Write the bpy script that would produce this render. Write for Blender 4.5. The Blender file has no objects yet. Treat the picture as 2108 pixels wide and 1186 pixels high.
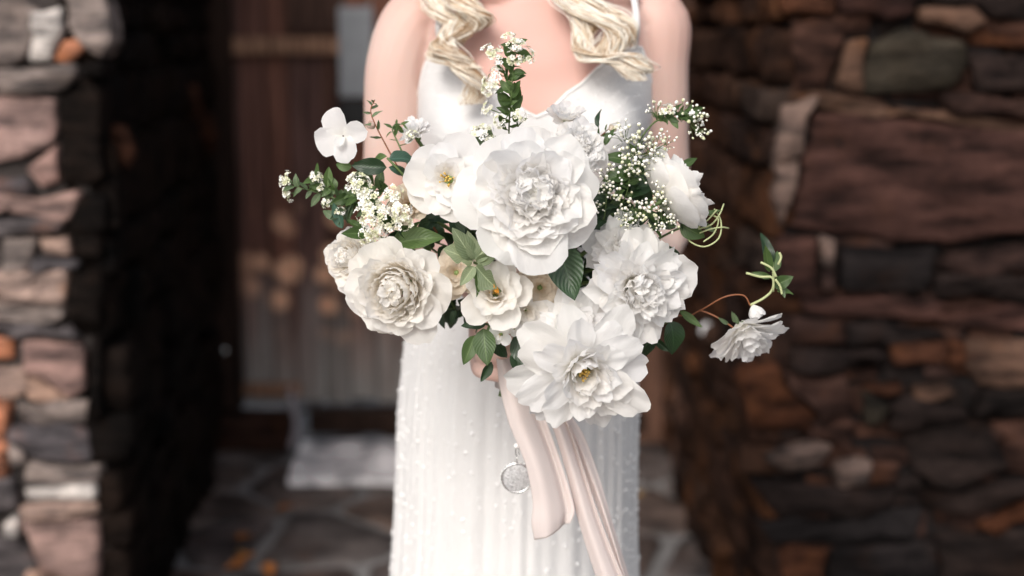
import bpy, bmesh, math, random
from mathutils import Vector, Matrix, noise
from math import sin, cos, pi, radians, sqrt, exp
random.seed(7)
SC = bpy.context.scene
COL = SC.collection
# ------------------------------------------------------------------ camera
F = 2928.0                      # focal length in photo pixels (50 mm on 36 mm, 2108 px wide)
PITCH = radians(10); CH = 1.40
cam_d = bpy.data.cameras.new('camera'); cam = bpy.data.objects.new('camera', cam_d); COL.objects.link(cam)
cam.location = (0, 0, CH); cam.rotation_euler = (pi/2 - PITCH, 0, 0)
cam_d.lens = 50; cam_d.sensor_width = 36; cam_d.clip_end = 400; cam_d.clip_start = .05
cam_d.dof.use_dof = True; cam_d.dof.focus_distance = 1.515; cam_d.dof.aperture_fstop = 2.2; cam_d.dof.aperture_blades = 0
SC.camera = cam
# ------------------------------------------------------------------ world, sun, exposure
SUN = Vector((-0.34, -0.90, 0.70)).normalized()
w = bpy.data.worlds.new('World'); SC.world = w; w.use_nodes = True
nt = w.node_tree; bg = nt.nodes['Background']
sky = nt.nodes.new('ShaderNodeTexSky'); sky.sky_type = 'NISHITA'; sky.sun_disc = False
sky.sun_elevation = math.asin(SUN.z); sky.sun_rotation = math.atan2(SUN.x, SUN.y)
sky.air_density = 1.0; sky.dust_density = 3.0; sky.ozone_density = .6
hs = nt.nodes.new('ShaderNodeHueSaturation'); hs.inputs['Saturation'].default_value = .45   # thin bright cloud greys the blue
nt.links.new(sky.outputs[0], hs.inputs['Color']); nt.links.new(hs.outputs[0], bg.inputs[0]); bg.inputs[1].default_value = 0.15
sd = bpy.data.lights.new('sun', 'SUN'); so = bpy.data.objects.new('sun', sd); COL.objects.link(so)
sd.energy = 1.5; sd.angle = radians(22); sd.color = (1, .955, .9)
so.rotation_euler = SUN.to_track_quat('Z', 'Y').to_euler(); so.location = (-4, -4, 6)
SC.view_settings.view_transform = 'Standard'; SC.view_settings.look = 'None'
SC.view_settings.exposure = 0.36; SC.view_settings.gamma = 1
SC.view_settings.use_curve_mapping = False
SC.render.engine = 'CYCLES'
SC.cycles.use_denoising = True; SC.cycles.max_bounces = 16; SC.cycles.diffuse_bounces = 14; SC.cycles.transmission_bounces = 14
SC.cycles.transparent_max_bounces = 6; SC.cycles.sample_clamp_indirect = 6

# ------------------------------------------------------------------ helpers
def P(px, py, d):
    """point of the place seen at photo pixel (px,py), at world depth y = d"""
    u = (px-1054)/F; v = (593-py)/F
    y = cos(PITCH) + v*sin(PITCH); z = -sin(PITCH) + v*cos(PITCH)
    k = d/y
    return Vector((u*k, d, CH + z*k))
def G(px, py, z=0.0):
    u = (px-1054)/F; v = (593-py)/F
    y = cos(PITCH) + v*sin(PITCH); zz = -sin(PITCH) + v*cos(PITCH)
    k = (z-CH)/zz
    return Vector((u*k, y*k, z))
def mesh(name, verts, faces, smooth=True, uv=None):
    me = bpy.data.meshes.new(name); me.from_pydata([tuple(v) for v in verts], [], faces)
    if smooth: me.polygons.foreach_set('use_smooth', [True]*len(me.polygons))
    if uv:
        l = me.uv_layers.new(name='UVMap')
        for lp in me.loops: l.data[lp.index].uv = uv[lp.vertex_index]
    me.update(); return me
def link(name, me, mat=None, parent=None, mtx=None):
    o = bpy.data.objects.new(name, me); COL.objects.link(o)
    if mat and not me.materials: me.materials.append(mat)
    if parent: o.parent = parent
    if mtx is not None: o.matrix_local = mtx
    return o
def tag(o, label, cat, group=None, kind=None):
    o['label'] = label; o['category'] = cat
    if group: o['group'] = group
    if kind: o['kind'] = kind
    return o
def thing(name, loc, label, cat, group=None):
    o = bpy.data.objects.new(name, None); COL.objects.link(o); o.location = loc; o.empty_display_size = .02
    return tag(o, label, cat, group)
def struct(o):
    o['kind'] = 'structure'; return o
def catmull(pts, n):
    pts = [Vector(p) for p in pts]; out = []
    q = [pts[0]*2-pts[1]] + pts + [pts[-1]*2-pts[-2]]
    m = len(pts)-1
    for i in range(n+1):
        f = i/n*m; k = min(int(f), m-1); t = f-k
        a, b, c, d = q[k:k+4]
        out.append(.5*((2*b)+(c-a)*t+(2*a-5*b+4*c-d)*t*t+(3*b-a-3*c+d)*t**3))
    return out
def tube_data(pts, rad, sides=6, verts=None, faces=None, cap=True):
    verts = [] if verts is None else verts; faces = [] if faces is None else faces
    base = len(verts); n = len(pts); ref = Vector((.13, .31, .94))
    prev = None
    for i, p in enumerate(pts):
        t = (pts[min(i+1, n-1)]-pts[max(i-1, 0)])
        t = t.normalized() if t.length > 1e-9 else Vector((0, 0, 1))
        if prev is None:
            a = t.cross(ref)
            if a.length < .05: a = t.cross(Vector((1, 0, 0)))
        else: a = prev - t*prev.dot(t)
        a.normalize(); prev = a; b = t.cross(a)
        r = rad(i/(n-1)) if callable(rad) else (rad[i] if isinstance(rad, (list, tuple)) else rad)
        for s in range(sides):
            an = 2*pi*s/sides
            verts.append(p + a*(r*cos(an)) + b*(r*sin(an)))
    for i in range(n-1):
        for s in range(sides):
            s2 = (s+1) % sides; A = base+i*sides
            faces.append((A+s, A+s2, A+sides+s2, A+sides+s))
    if cap:
        faces.append(tuple(base+s for s in reversed(range(sides))))
        faces.append(tuple(base+(n-1)*sides+s for s in range(sides)))
    return verts, faces
def tube(name, pts, rad, mat, parent=None, sides=6, off=None):
    if off is not None: pts = [p-off for p in pts]
    v, f = tube_data(pts, rad, sides)
    return link(name, mesh(name, v, f), mat, parent)
def lerp(a, b, t): return a+(b-a)*t
def interp(tab, x):
    if x <= tab[0][0]: return tab[0][1:]
    for i in range(len(tab)-1):
        if x <= tab[i+1][0]:
            t = (x-tab[i][0])/(tab[i+1][0]-tab[i][0]); t = t*t*(3-2*t)*.5+t*.5
            return tuple(lerp(p, q, t) for p, q in zip(tab[i][1:], tab[i+1][1:]))
    return tab[-1][1:]

# ------------------------------------------------------------------ materials
class N:
    def __init__(s, name):
        s.m = bpy.data.materials.new(name); s.m.use_nodes = True; s.t = s.m.node_tree; s.t.nodes.clear()
        s.out = s.n('ShaderNodeOutputMaterial')
    def n(s, ty, **k):
        x = s.t.nodes.new(ty)
        for a, b in k.items():
            if a.startswith('i_'):
                key = a[2:].replace('_', ' ')
                x.inputs[key].default_value = b
            else: setattr(x, a, b)
        return x
    def l(s, a, b): s.t.links.new(a, b)
    def noise(s, scale, vec=None, detail=4, rough=.55):
        x = s.n('ShaderNodeTexNoise'); x.inputs['Scale'].default_value = scale
        x.inputs['Detail'].default_value = detail; x.inputs['Roughness'].default_value = rough
        if vec is not None: s.l(vec, x.inputs['Vector'])
        return x.outputs['Fac']
    def ramp(s, fac, stops):
        x = s.n('ShaderNodeValToRGB'); e = x.color_ramp.elements
        while len(e) < len(stops): e.new(.5)
        for el, (p, c) in zip(e, stops):
            el.position = p; el.color = (*c, 1) if len(c) == 3 else c
        s.l(fac, x.inputs[0]); return x.outputs[0]
    def mix(s, fac, a, b, bt='MIX'):
        x = s.n('ShaderNodeMix'); x.data_type = 'RGBA'; x.blend_type = bt
        for v, i in ((fac, 0), (a, 6), (b, 7)):
            if hasattr(v, 'links'): s.l(v, x.inputs[i])
            else: x.inputs[i].default_value = v if i == 0 else (*v, 1)
        return x.outputs[2]
    def mapping(s, vec, sc):
        x = s.n('ShaderNodeMapping'); x.inputs['Scale'].default_value = sc; s.l(vec, x.inputs['Vector']); return x.outputs[0]
    def bump(s, h, st, dist=.002):
        x = s.n('ShaderNodeBump'); x.inputs['Strength'].default_value = st; x.inputs['Distance'].default_value = dist
        s.l(h, x.inputs['Height']); return x.outputs[0]
    def bsdf(s, col, rough=.6, nrm=None, spec=.4, **k):
        x = s.n('ShaderNodeBsdfPrincipled')
        if hasattr(col, 'links'): s.l(col, x.inputs['Base Color'])
        else: x.inputs['Base Color'].default_value = (*col, 1)
        if hasattr(rough, 'links'): s.l(rough, x.inputs['Roughness'])
        else: x.inputs['Roughness'].default_value = rough
        x.inputs['Specular IOR Level'].default_value = spec
        if nrm is not None: s.l(nrm, x.inputs['Normal'])
        for a, b in k.items(): x.inputs[a.replace('_', ' ')].default_value = b
        return x
    def done(s, sh): s.l(sh.outputs[0] if hasattr(sh, 'outputs') else sh, s.out.inputs[0]); return s.m
def leafy(n, col, rough, nrm, spec, trans, tcol=None):
    """opaque gloss mixed with light let through, for petals and leaves"""
    b = n.bsdf(col, rough, nrm, spec); tr = n.n('ShaderNodeBsdfTranslucent')
    c = tcol if tcol is not None else col
    if hasattr(c, 'links'): n.l(c, tr.inputs[0])
    else: tr.inputs[0].default_value = (*c, 1)
    mx = n.n('ShaderNodeMixShader'); mx.inputs[0].default_value = trans
    n.l(b.outputs[0], mx.inputs[1]); n.l(tr.outputs[0], mx.inputs[2]); return n.done(mx)
def petal_mat(name, edge, base, trans=.28, vein=.5):
    n = N(name); uv = n.n('ShaderNodeTexCoord').outputs['UV']
    sep = n.n('ShaderNodeSeparateXYZ'); n.l(uv, sep.inputs[0])
    col = n.ramp(sep.outputs[1], [(0, base), (.35, tuple(lerp(a, b, .7) for a, b in zip(base, edge))), (.6, edge), (1, edge)])
    info = n.n('ShaderNodeObjectInfo')
    tint = n.ramp(info.outputs['Random'], [(0, (.97, .97, .985)), (.5, (1, 1, 1)), (1, (1, .985, .965))])
    col = n.mix(1.0, col, tint, 'MULTIPLY')
    v = n.noise(7, n.mapping(uv, (6, .6, 1)), 3); v2 = n.noise(5, uv, 2)
    ad = n.n('ShaderNodeMath'); ad.operation = 'ADD'; n.l(v, ad.inputs[0]); n.l(v2, ad.inputs[1])
    return leafy(n, col, .55, n.bump(ad.outputs[0], vein, .0022), .25, trans)
M = {}
M['white_petal'] = petal_mat('white petal', (.945, .938, .928), (.945, .935, .89), .55, .30)
M['ivory_petal'] = petal_mat('ivory petal', (.945, .925, .89), (.93, .88, .78), .52, .30)
M['cream_petal'] = petal_mat('cream petal', (.84, .74, .61), (.70, .54, .34))
M['blush_petal'] = petal_mat('blush bud', (.86, .66, .58), (.5, .5, .3))
def leaf_mat(name, dark, light, trans=.18, rough=.42, tcol=(.14, .26, .05)):
    n = N(name); tc = n.n('ShaderNodeTexCoord'); uv = tc.outputs['UV']
    sep = n.n('ShaderNodeSeparateXYZ'); n.l(uv, sep.inputs[0])
    a = n.n('ShaderNodeMath'); a.operation = 'ABSOLUTE'
    s = n.n('ShaderNodeMath'); s.operation = 'SUBTRACT'; n.l(sep.outputs[0], s.inputs[0]); s.inputs[1].default_value = .5
    n.l(s.outputs[0], a.inputs[0])
    # side veins: bands along v + |u|
    m = n.n('ShaderNodeMath'); m.operation = 'MULTIPLY_ADD'; n.l(a.outputs[0], m.inputs[0]); m.inputs[1].default_value = -.8; n.l(sep.outputs[1], m.inputs[2])
    k = n.n('ShaderNodeMath'); k.operation = 'MULTIPLY'; n.l(m.outputs[0], k.inputs[0]); k.inputs[1].default_value = 56
    sn = n.n('ShaderNodeMath'); sn.operation = 'SINE'; n.l(k.outputs[0], sn.inputs[0])
    vein = n.ramp(sn.outputs[0], [(.0, (0, 0, 0)), (.8, (0, 0, 0)), (1, (1, 1, 1))])
    rib = n.ramp(a.outputs[0], [(0, (1, 1, 1)), (.035, (0, 0, 0))])
    info = n.n('ShaderNodeObjectInfo')
    col = n.mix(n.noise(9, uv), dark, light)
    col = n.mix(info.outputs['Random'], col, tuple(c*.62 for c in dark))
    li = tuple(min(1, c*1.9+.02) for c in light)
    col = n.mix(n.mix(.5, (0, 0, 0), rib), col, li); 
    mm = n.n('ShaderNodeMath'); mm.operation = 'MULTIPLY'; n.l(vein, mm.inputs[0]); mm.inputs[1].default_value = .22
    col = n.mix(mm.outputs[0], col, li)
    return leafy(n, col, rough, n.bump(sn.outputs[0], .25, .0006), .5, trans, tcol)
M['dark_leaf'] = leaf_mat('dark leaf', (.018, .045, .018), (.035, .075, .028), .12, .36, (.06, .14, .03))
M['mid_leaf'] = leaf_mat('mid leaf', (.06, .115, .035), (.11, .17, .05), .2, .45)
M['grey_leaf'] = leaf_mat('grey green leaf', (.085, .13, .07), (.15, .20, .10), .2, .5)
M['teal_leaf'] = leaf_mat('blue green leaf', (.05, .12, .085), (.09, .17, .12), .15, .45)
M['pale_leaf'] = leaf_mat('pale variegated leaf', (.17, .24, .13), (.40, .44, .28), .25, .5, (.4, .45, .2))
def plain(name, col, rough=.6, spec=.4, sc=40, amt=.25, bump=.2, bd=.001, **k):
    n = N(name); ob = n.n('ShaderNodeTexCoord').outputs['Object']
    f = n.noise(sc, ob)
    c = n.mix(f, tuple(x*(1-amt) for x in col), tuple(min(1, x*(1+amt)) for x in col))
    return n.done(n.bsdf(c, rough, n.bump(f, bump, bd), spec, **k))
M['stem'] = plain('green stem', (.10, .15, .05), .5)
M['tendril'] = plain('pale tendril', (.46, .50, .26), .5, amt=.15)
M['red_stem'] = plain('reddish stem', (.22, .08, .035), .5)
n = N('small white buds'); ob = n.n('ShaderNodeTexCoord').outputs['Object']
M['bud'] = n.done(n.bsdf(n.ramp(n.noise(90, ob, 1), [(.36, (.55, .56, .34)), (.5, (.84, .82, .72)), (.62, (.90, .89, .86))]), .6))
M['gold'] = plain('golden stamens', (.66, .43, .10), .6)
M['rust'] = plain('rusty leaf tip', (.62, .26, .03), .6)
M['calyx'] = plain('calyx', (.20, .28, .10), .5)
M['black_iron'] = plain('black iron', (.012, .012, .013), .5, .4)
M['silver'] = plain('silver', (.72, .72, .72), .25, .5, Metallic=.9, bump=.1)
M['leaf_litter'] = plain('fallen leaf', (.34, .12, .03), .6, amt=.4, sc=30)
M['yellow_litter'] = plain('yellow fallen leaf', (.40, .22, .05), .6, amt=.3, sc=30)
# skin
n = N('skin'); ob = n.n('ShaderNodeTexCoord').outputs['Object']
sepx = n.n('ShaderNodeSeparateXYZ'); n.l(ob, sepx.inputs[0])
c = n.mix(n.noise(9, ob, 3), (.60, .43, .375), (.68, .53, .475))
c = n.mix(n.ramp(n.noise(4, ob, 2), [(.4, (0, 0, 0)), (.65, (.7, .7, .7))]), c, (.60, .34, .28))
dn_ = n.n('ShaderNodeVectorMath'); dn_.operation = 'DISTANCE'; n.l(ob, dn_.inputs[0]); dn_.inputs[1].default_value = (.03, -.09, 1.39)
c = n.mix(n.ramp(dn_.outputs['Value'], [(.04, (.55, .55, .55)), (.19, (0, 0, 0))]), c, (.60, .31, .26))
M['skin'] = n.done(n.bsdf(c, .5, n.bump(n.noise(220, ob), .12, .0006), .35, Subsurface_Weight=.12, Subsurface_Scale=.012))
M['lips'] = plain('lips', (.55, .2, .19), .4); M['eye'] = plain('eye', (.8, .8, .8), .2)
# dress
n = N('dress'); tc = n.n('ShaderNodeTexCoord'); uv = tc.outputs['UV']
f1 = n.noise(60, n.mapping(uv, (9, .5, 1)), 3); f2 = n.noise(300, uv, 2)
ad = n.n('ShaderNodeMath'); ad.operation = 'ADD'; n.l(f1, ad.inputs[0]); n.l(f2, ad.inputs[1])
c = n.mix(f1, (.73, .715, .71), (.84, .825, .815))
M['dress'] = leafy(n, c, .8, n.bump(ad.outputs[0], .42, .003), .05, .14)
M['bead'] = plain('pearl bead', (.88, .87, .86), .18, .7, amt=.04, bump=0)
# ribbon
n = N('blush silk'); tc = n.n('ShaderNodeTexCoord'); uv = tc.outputs['UV']
f1 = n.noise(5, n.mapping(uv, (5, .4, 1)), 2); f2 = n.noise(260, n.mapping(uv, (1, 6, 1)), 2)
c = n.mix(f1, (.82, .76, .74), (.86, .815, .80))
M['silk'] = leafy(n, c, .42, n.bump(f2, .06, .0003), .3, .4, (.90, .76, .71))
# hair
n = N('blonde hair'); info = n.n('ShaderNodeTexCoord').outputs['UV']
sp = n.n('ShaderNodeSeparateXYZ'); n.l(info, sp.inputs[0])
c = n.ramp(sp.outputs[0], [(0, (.34, .19, .09)), (.15, (.58, .43, .28)), (.4, (.82, .74, .62)), (1, (.90, .87, .80))])
M['hair'] = n.done(n.bsdf(c, .38, None, .5))
# stone, wood
def stone_mat(name, cols, rough=.8, rust=0.0, rustc=(.42, .13, .035), scale=1.0, streak=5, spec=.3):
    n = N(name); tc = n.n('ShaderNodeTexCoord'); ob = tc.outputs['Object']; info = n.n('ShaderNodeObjectInfo')
    va = n.n('ShaderNodeVectorMath'); va.operation = 'ADD'; n.l(ob, va.inputs[0])
    ml = n.n('ShaderNodeVectorMath'); ml.operation = 'SCALE'; ml.inputs[0].default_value = (13, 7, 31); n.l(info.outputs['Random'], ml.inputs['Scale'])
    n.l(ml.outputs[0], va.inputs[1]); v = va.outputs[0]
    base = n.ramp(info.outputs['Random'], [(i/(max(1, len(cols)-1)), c) for i, c in enumerate(cols)])
    a = n.noise(7*scale, n.mapping(v, (1, 1, streak)), 6, .62)
    dk = n.mix(1.0, base, (.30, .29, .30), 'MULTIPLY'); lt = n.mix(1.0, base, (2.1, 1.95, 1.85), 'MULTIPLY')
    col = n.mix(n.ramp(a, [(.36, (0, 0, 0)), (.68, (1, 1, 1))]), dk, lt)
    b = n.noise(9*scale, v, 4)
    col = n.mix(n.ramp(b, [(.56-.0, (0, 0, 0)), (.72, (rust, rust, rust))]), col, rustc)
    g = n.noise(60*scale, v, 4, .7)
    col = n.mix(.35, col, n.mix(1.0, col, n.ramp(g, [(.3, (.3, .3, .3)), (.7, (1.6, 1.6, 1.6))]), 'MULTIPLY'))
    h = n.n('ShaderNodeMath'); h.operation = 'ADD'; n.l(a, h.inputs[0]); n.l(g, h.inputs[1])
    return n.done(n.bsdf(col, rough, n.bump(h.outputs[0], .9, .012), spec))
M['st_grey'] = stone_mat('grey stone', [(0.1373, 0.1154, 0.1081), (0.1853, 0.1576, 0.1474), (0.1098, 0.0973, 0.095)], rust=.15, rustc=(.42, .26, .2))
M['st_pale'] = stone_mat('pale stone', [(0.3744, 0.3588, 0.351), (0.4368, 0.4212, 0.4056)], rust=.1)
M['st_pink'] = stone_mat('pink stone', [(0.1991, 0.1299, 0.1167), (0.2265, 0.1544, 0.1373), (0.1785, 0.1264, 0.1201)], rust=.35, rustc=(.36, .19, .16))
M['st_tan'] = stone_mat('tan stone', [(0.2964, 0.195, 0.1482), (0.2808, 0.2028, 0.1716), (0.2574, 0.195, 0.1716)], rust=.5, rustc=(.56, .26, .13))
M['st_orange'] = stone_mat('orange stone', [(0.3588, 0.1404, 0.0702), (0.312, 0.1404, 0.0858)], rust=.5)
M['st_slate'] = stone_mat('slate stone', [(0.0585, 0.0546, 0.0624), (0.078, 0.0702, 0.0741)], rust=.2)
M['dk_brown'] = stone_mat('dark brown stone', [(0.04, 0.02, 0.014), (0.034, 0.018, 0.014), (0.028, 0.017, 0.015)], rust=.5, rustc=(0.0744, 0.0279, 0.0124), spec=.08)  # dark set: shade on the right wall is put into these colours
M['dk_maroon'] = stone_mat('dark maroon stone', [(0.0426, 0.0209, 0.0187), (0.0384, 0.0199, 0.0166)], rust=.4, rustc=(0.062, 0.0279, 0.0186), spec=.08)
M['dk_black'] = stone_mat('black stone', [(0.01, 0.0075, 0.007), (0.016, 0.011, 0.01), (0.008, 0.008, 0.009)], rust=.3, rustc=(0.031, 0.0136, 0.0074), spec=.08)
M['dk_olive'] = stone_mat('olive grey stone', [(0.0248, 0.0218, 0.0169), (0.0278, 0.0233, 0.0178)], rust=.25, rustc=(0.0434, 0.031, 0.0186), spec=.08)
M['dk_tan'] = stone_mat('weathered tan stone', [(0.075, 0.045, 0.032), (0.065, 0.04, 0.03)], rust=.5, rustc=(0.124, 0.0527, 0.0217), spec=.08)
M['dk_pale'] = stone_mat('pale brown stone', [(0.104, 0.072, 0.06), (0.088, 0.064, 0.056)], rust=.3, rustc=(0.124, 0.062, 0.0372))  # paler than the other stones of this wall
M['dk_orange'] = stone_mat('rust stain and sun fleck stone', [(0.0478, 0.0189, 0.0097), (0.0382, 0.0169, 0.0105)], rust=.6, rustc=(.10, .036, .014), spec=.08)
M['reveal'] = stone_mat('shaded reveal stone', [(0.003, 0.0025, 0.0025), (0.006, 0.0042, 0.0035), (0.009, 0.0056, 0.0042)], rust=.35, rustc=(.02, .009, .004), spec=.08)  # shade of the doorway side put into a near-black colour
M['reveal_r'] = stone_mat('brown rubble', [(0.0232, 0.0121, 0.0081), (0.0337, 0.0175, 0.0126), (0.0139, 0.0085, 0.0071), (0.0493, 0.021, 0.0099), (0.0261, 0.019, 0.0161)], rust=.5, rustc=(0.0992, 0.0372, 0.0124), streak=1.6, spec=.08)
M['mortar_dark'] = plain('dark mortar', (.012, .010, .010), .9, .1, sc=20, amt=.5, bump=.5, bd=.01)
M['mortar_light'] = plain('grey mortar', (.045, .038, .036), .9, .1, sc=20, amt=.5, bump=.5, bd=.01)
M['joint'] = plain('pale joint mortar', (.21, .20, .197), .9, .2, sc=30, amt=.4, bump=.5, bd=.006)
M['flag'] = stone_mat('flagstone', [(0.0671, 0.057, 0.0556), (0.0917, 0.073, 0.0661), (0.0776, 0.0696, 0.0696), (0.0988, 0.0661, 0.0522), (0.0599, 0.0613, 0.0696)], rough=.55, rust=.35, rustc=(.13, .06, .035), scale=.8, streak=1)
M['threshold'] = stone_mat('sun patch stone', [(.88, .90, .95), (.88, .90, .95)], rough=.35, rust=.0, streak=1, spec=.8)  # near white: the sun patch is put into the stone colour
def wood_mat(name, cols, bleach=True, zlo=.25, zhi=.72, dapples=True):
    n = N(name); tc = n.n('ShaderNodeTexCoord'); info = n.n('ShaderNodeObjectInfo')
    geo = n.n('ShaderNodeNewGeometry').outputs['Position']
    v = n.mapping(geo, (14, 14, .9)); g = n.noise(3.2, v, 6, .65)
    base = n.ramp(info.outputs['Random'], [(i/(max(1, len(cols)-1)), c) for i, c in enumerate(cols)])
    col = n.mix(n.ramp(g, [(.3, (0, 0, 0)), (.7, (1, 1, 1))]), n.mix(1.0, base, (.22, .20, .20), 'MULTIPLY'), n.mix(1.0, base, (2.1, 1.8, 1.65), 'MULTIPLY'))
    sp = n.n('ShaderNodeSeparateXYZ'); n.l(geo, sp.inputs[0])
    if bleach:      # rain splash has greyed the foot of the boards
        zz = n.n('ShaderNodeMath'); zz.operation = 'MULTIPLY_ADD'; n.l(n.noise(2.2, n.mapping(geo, (5, 5, 1)), 3), zz.inputs[0]); zz.inputs[1].default_value = .75; n.l(sp.outputs[2], zz.inputs[2])
        mr = n.n('ShaderNodeMapRange'); n.l(zz.outputs[0], mr.inputs[0])
        mr.inputs[1].default_value = zhi+.25; mr.inputs[2].default_value = zlo+.25; mr.inputs[3].default_value = 0; mr.inputs[4].default_value = 1
        grey = n.mix(g, (.15, .13, .125), (.48, .45, .42)); col = n.mix(mr.outputs[0], col, grey)
    if dapples:       # sun dapples painted on as orange blotches
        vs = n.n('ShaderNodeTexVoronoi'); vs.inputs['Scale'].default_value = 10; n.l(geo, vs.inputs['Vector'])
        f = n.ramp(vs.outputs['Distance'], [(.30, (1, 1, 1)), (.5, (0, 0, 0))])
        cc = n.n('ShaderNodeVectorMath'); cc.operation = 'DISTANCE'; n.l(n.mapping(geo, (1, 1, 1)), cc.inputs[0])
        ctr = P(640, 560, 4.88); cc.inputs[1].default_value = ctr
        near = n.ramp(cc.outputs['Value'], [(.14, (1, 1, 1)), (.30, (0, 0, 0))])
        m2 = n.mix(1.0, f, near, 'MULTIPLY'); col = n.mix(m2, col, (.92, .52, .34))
    return n.done(n.bsdf(col, .7, n.bump(g, .9, .006), .1))
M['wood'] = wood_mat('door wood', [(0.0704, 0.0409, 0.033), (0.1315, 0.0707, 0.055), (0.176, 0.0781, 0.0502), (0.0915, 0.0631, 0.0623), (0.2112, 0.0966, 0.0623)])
M['wood_rail'] = wood_mat('rail wood', [(0.2535, 0.1658, 0.117), (0.2145, 0.1365, 0.0975)], False, dapples=False)
M['wood_dark'] = wood_mat('dark frame wood', [(.018, .012, .010), (.028, .018, .014)], False, dapples=False)
M['wood_jamb'] = wood_mat('jamb wood', [(0.0765, 0.0456, 0.0336), (0.0612, 0.0399, 0.0336)], False, dapples=False)
M['plate'] = plain('grey zinc plate', (.34, .35, .37), .6, .4, sc=14, amt=.35, bump=.3)
M['ground'] = plain('earth', (.10, .085, .07), .95, .1, sc=6, amt=.4, bump=.6, bd=.02)
M['shade_boards'] = plain('shade roof boards', (.06, .045, .035), .8, .2)

# ------------------------------------------------------------------ ground and paving
def gridmesh(fn, nu, nv, name='sheet', smooth=True):
    v = []; uv = []; f = []
    for j in range(nv+1):
        for i in range(nu+1):
            v.append(fn(i/nu, j/nv)); uv.append((i/nu, j/nv))
    for j in range(nv):
        for i in range(nu):
            a = j*(nu+1)+i; f.append((a, a+1, a+nu+2, a+nu+1))
    return mesh(name, v, f, smooth, uv)
g = link('ground', gridmesh(lambda a, b: Vector(((a-.5)*160, (b-.4)*160, -.03)), 8, 8), M['ground']); struct(g)
pv = link('paving', mesh('paving', [(-4, -1.5, -.026), (4, -1.5, -.026), (4, 5.2, -.026), (-4, 5.2, -.026),
      (-4, -1.5, -.012), (4, -1.5, -.012), (4, 5.2, -.012), (-4, 5.2, -.012)],
      [(4, 5, 6, 7), (0, 1, 5, 4), (1, 2, 6, 5), (2, 3, 7, 6), (3, 0, 4, 7)], False), M['joint']); struct(pv)
def clip(poly, p, nrm):
    out = []
    for i in range(len(poly)):
        a, b = poly[i], poly[(i+1) % len(poly)]; da = (a-p).dot(nrm); db = (b-p).dot(nrm)
        if da <= 0: out.append(a)
        if (da < 0) != (db < 0): out.append(a+(b-a)*(da/(da-db)))
    return out
rs = random.Random(3)
seeds = []
for j in range(20):
    for i in range(20):
        seeds.append(Vector((-3.2+i*.33+(.165 if j % 2 else 0)+rs.uniform(-.1, .1), -.9+j*.31+rs.uniform(-.1, .1))))
hexc = G(640, 1115); ctr = Vector((hexc.x, hexc.y))
seeds = [s for s in seeds if (s-ctr).length > .20]
for k in range(6): pass
seeds.append(ctr)
flag_n = 0
for s in seeds:
    poly = [s+Vector(q) for q in ((-.5, -.5), (.5, -.5), (.5, .5), (-.5, .5))]
    for t in seeds:
        if t is s or (t-s).length > 1.1: continue
        poly = clip(poly, (s+t)/2, (t-s).normalized())
        if not poly: break
    if len(poly) < 3 or not -1.4 < s.y < 5.1: continue
    c = sum(poly, Vector((0, 0)))/len(poly)
    pts = []
    for i in range(len(poly)):      # rounded, slightly wandering outline
        a, b = poly[i], poly[(i+1) % len(poly)]
        for t in (.12, .5, .88):
            q = a.lerp(b, t); q = c+(q-c)*(1-.026/max(.08, (q-c).length)); pts.append(q+Vector((rs.uniform(-.004, .004), rs.uniform(-.004, .004))))
    m = len(pts); vv = []; ff = []; h = rs.uniform(-.003, .003)
    for sc, z in ((1, -.016), (1, -.002+h), (.96, .003+h), (.5, .004+h)):
        for q in pts: vv.append(Vector(((q.x-c.x)*sc, (q.y-c.y)*sc, z+(rs.uniform(-.0015, .0015) if sc < 1 else 0))))
    vv.append(Vector((0, 0, .004+h)))
    for r in range(3):
        for i in range(m): ff.append((r*m+i, r*m+(i+1) % m, (r+1)*m+(i+1) % m, (r+1)*m+i))
    for i in range(m): ff.append((3*m+i, 3*m+(i+1) % m, 4*m))
    o = link('flagstone', mesh('flagstone', vv, ff), M['flag'], pv, Matrix.Translation((c.x, c.y, 0)))

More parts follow.
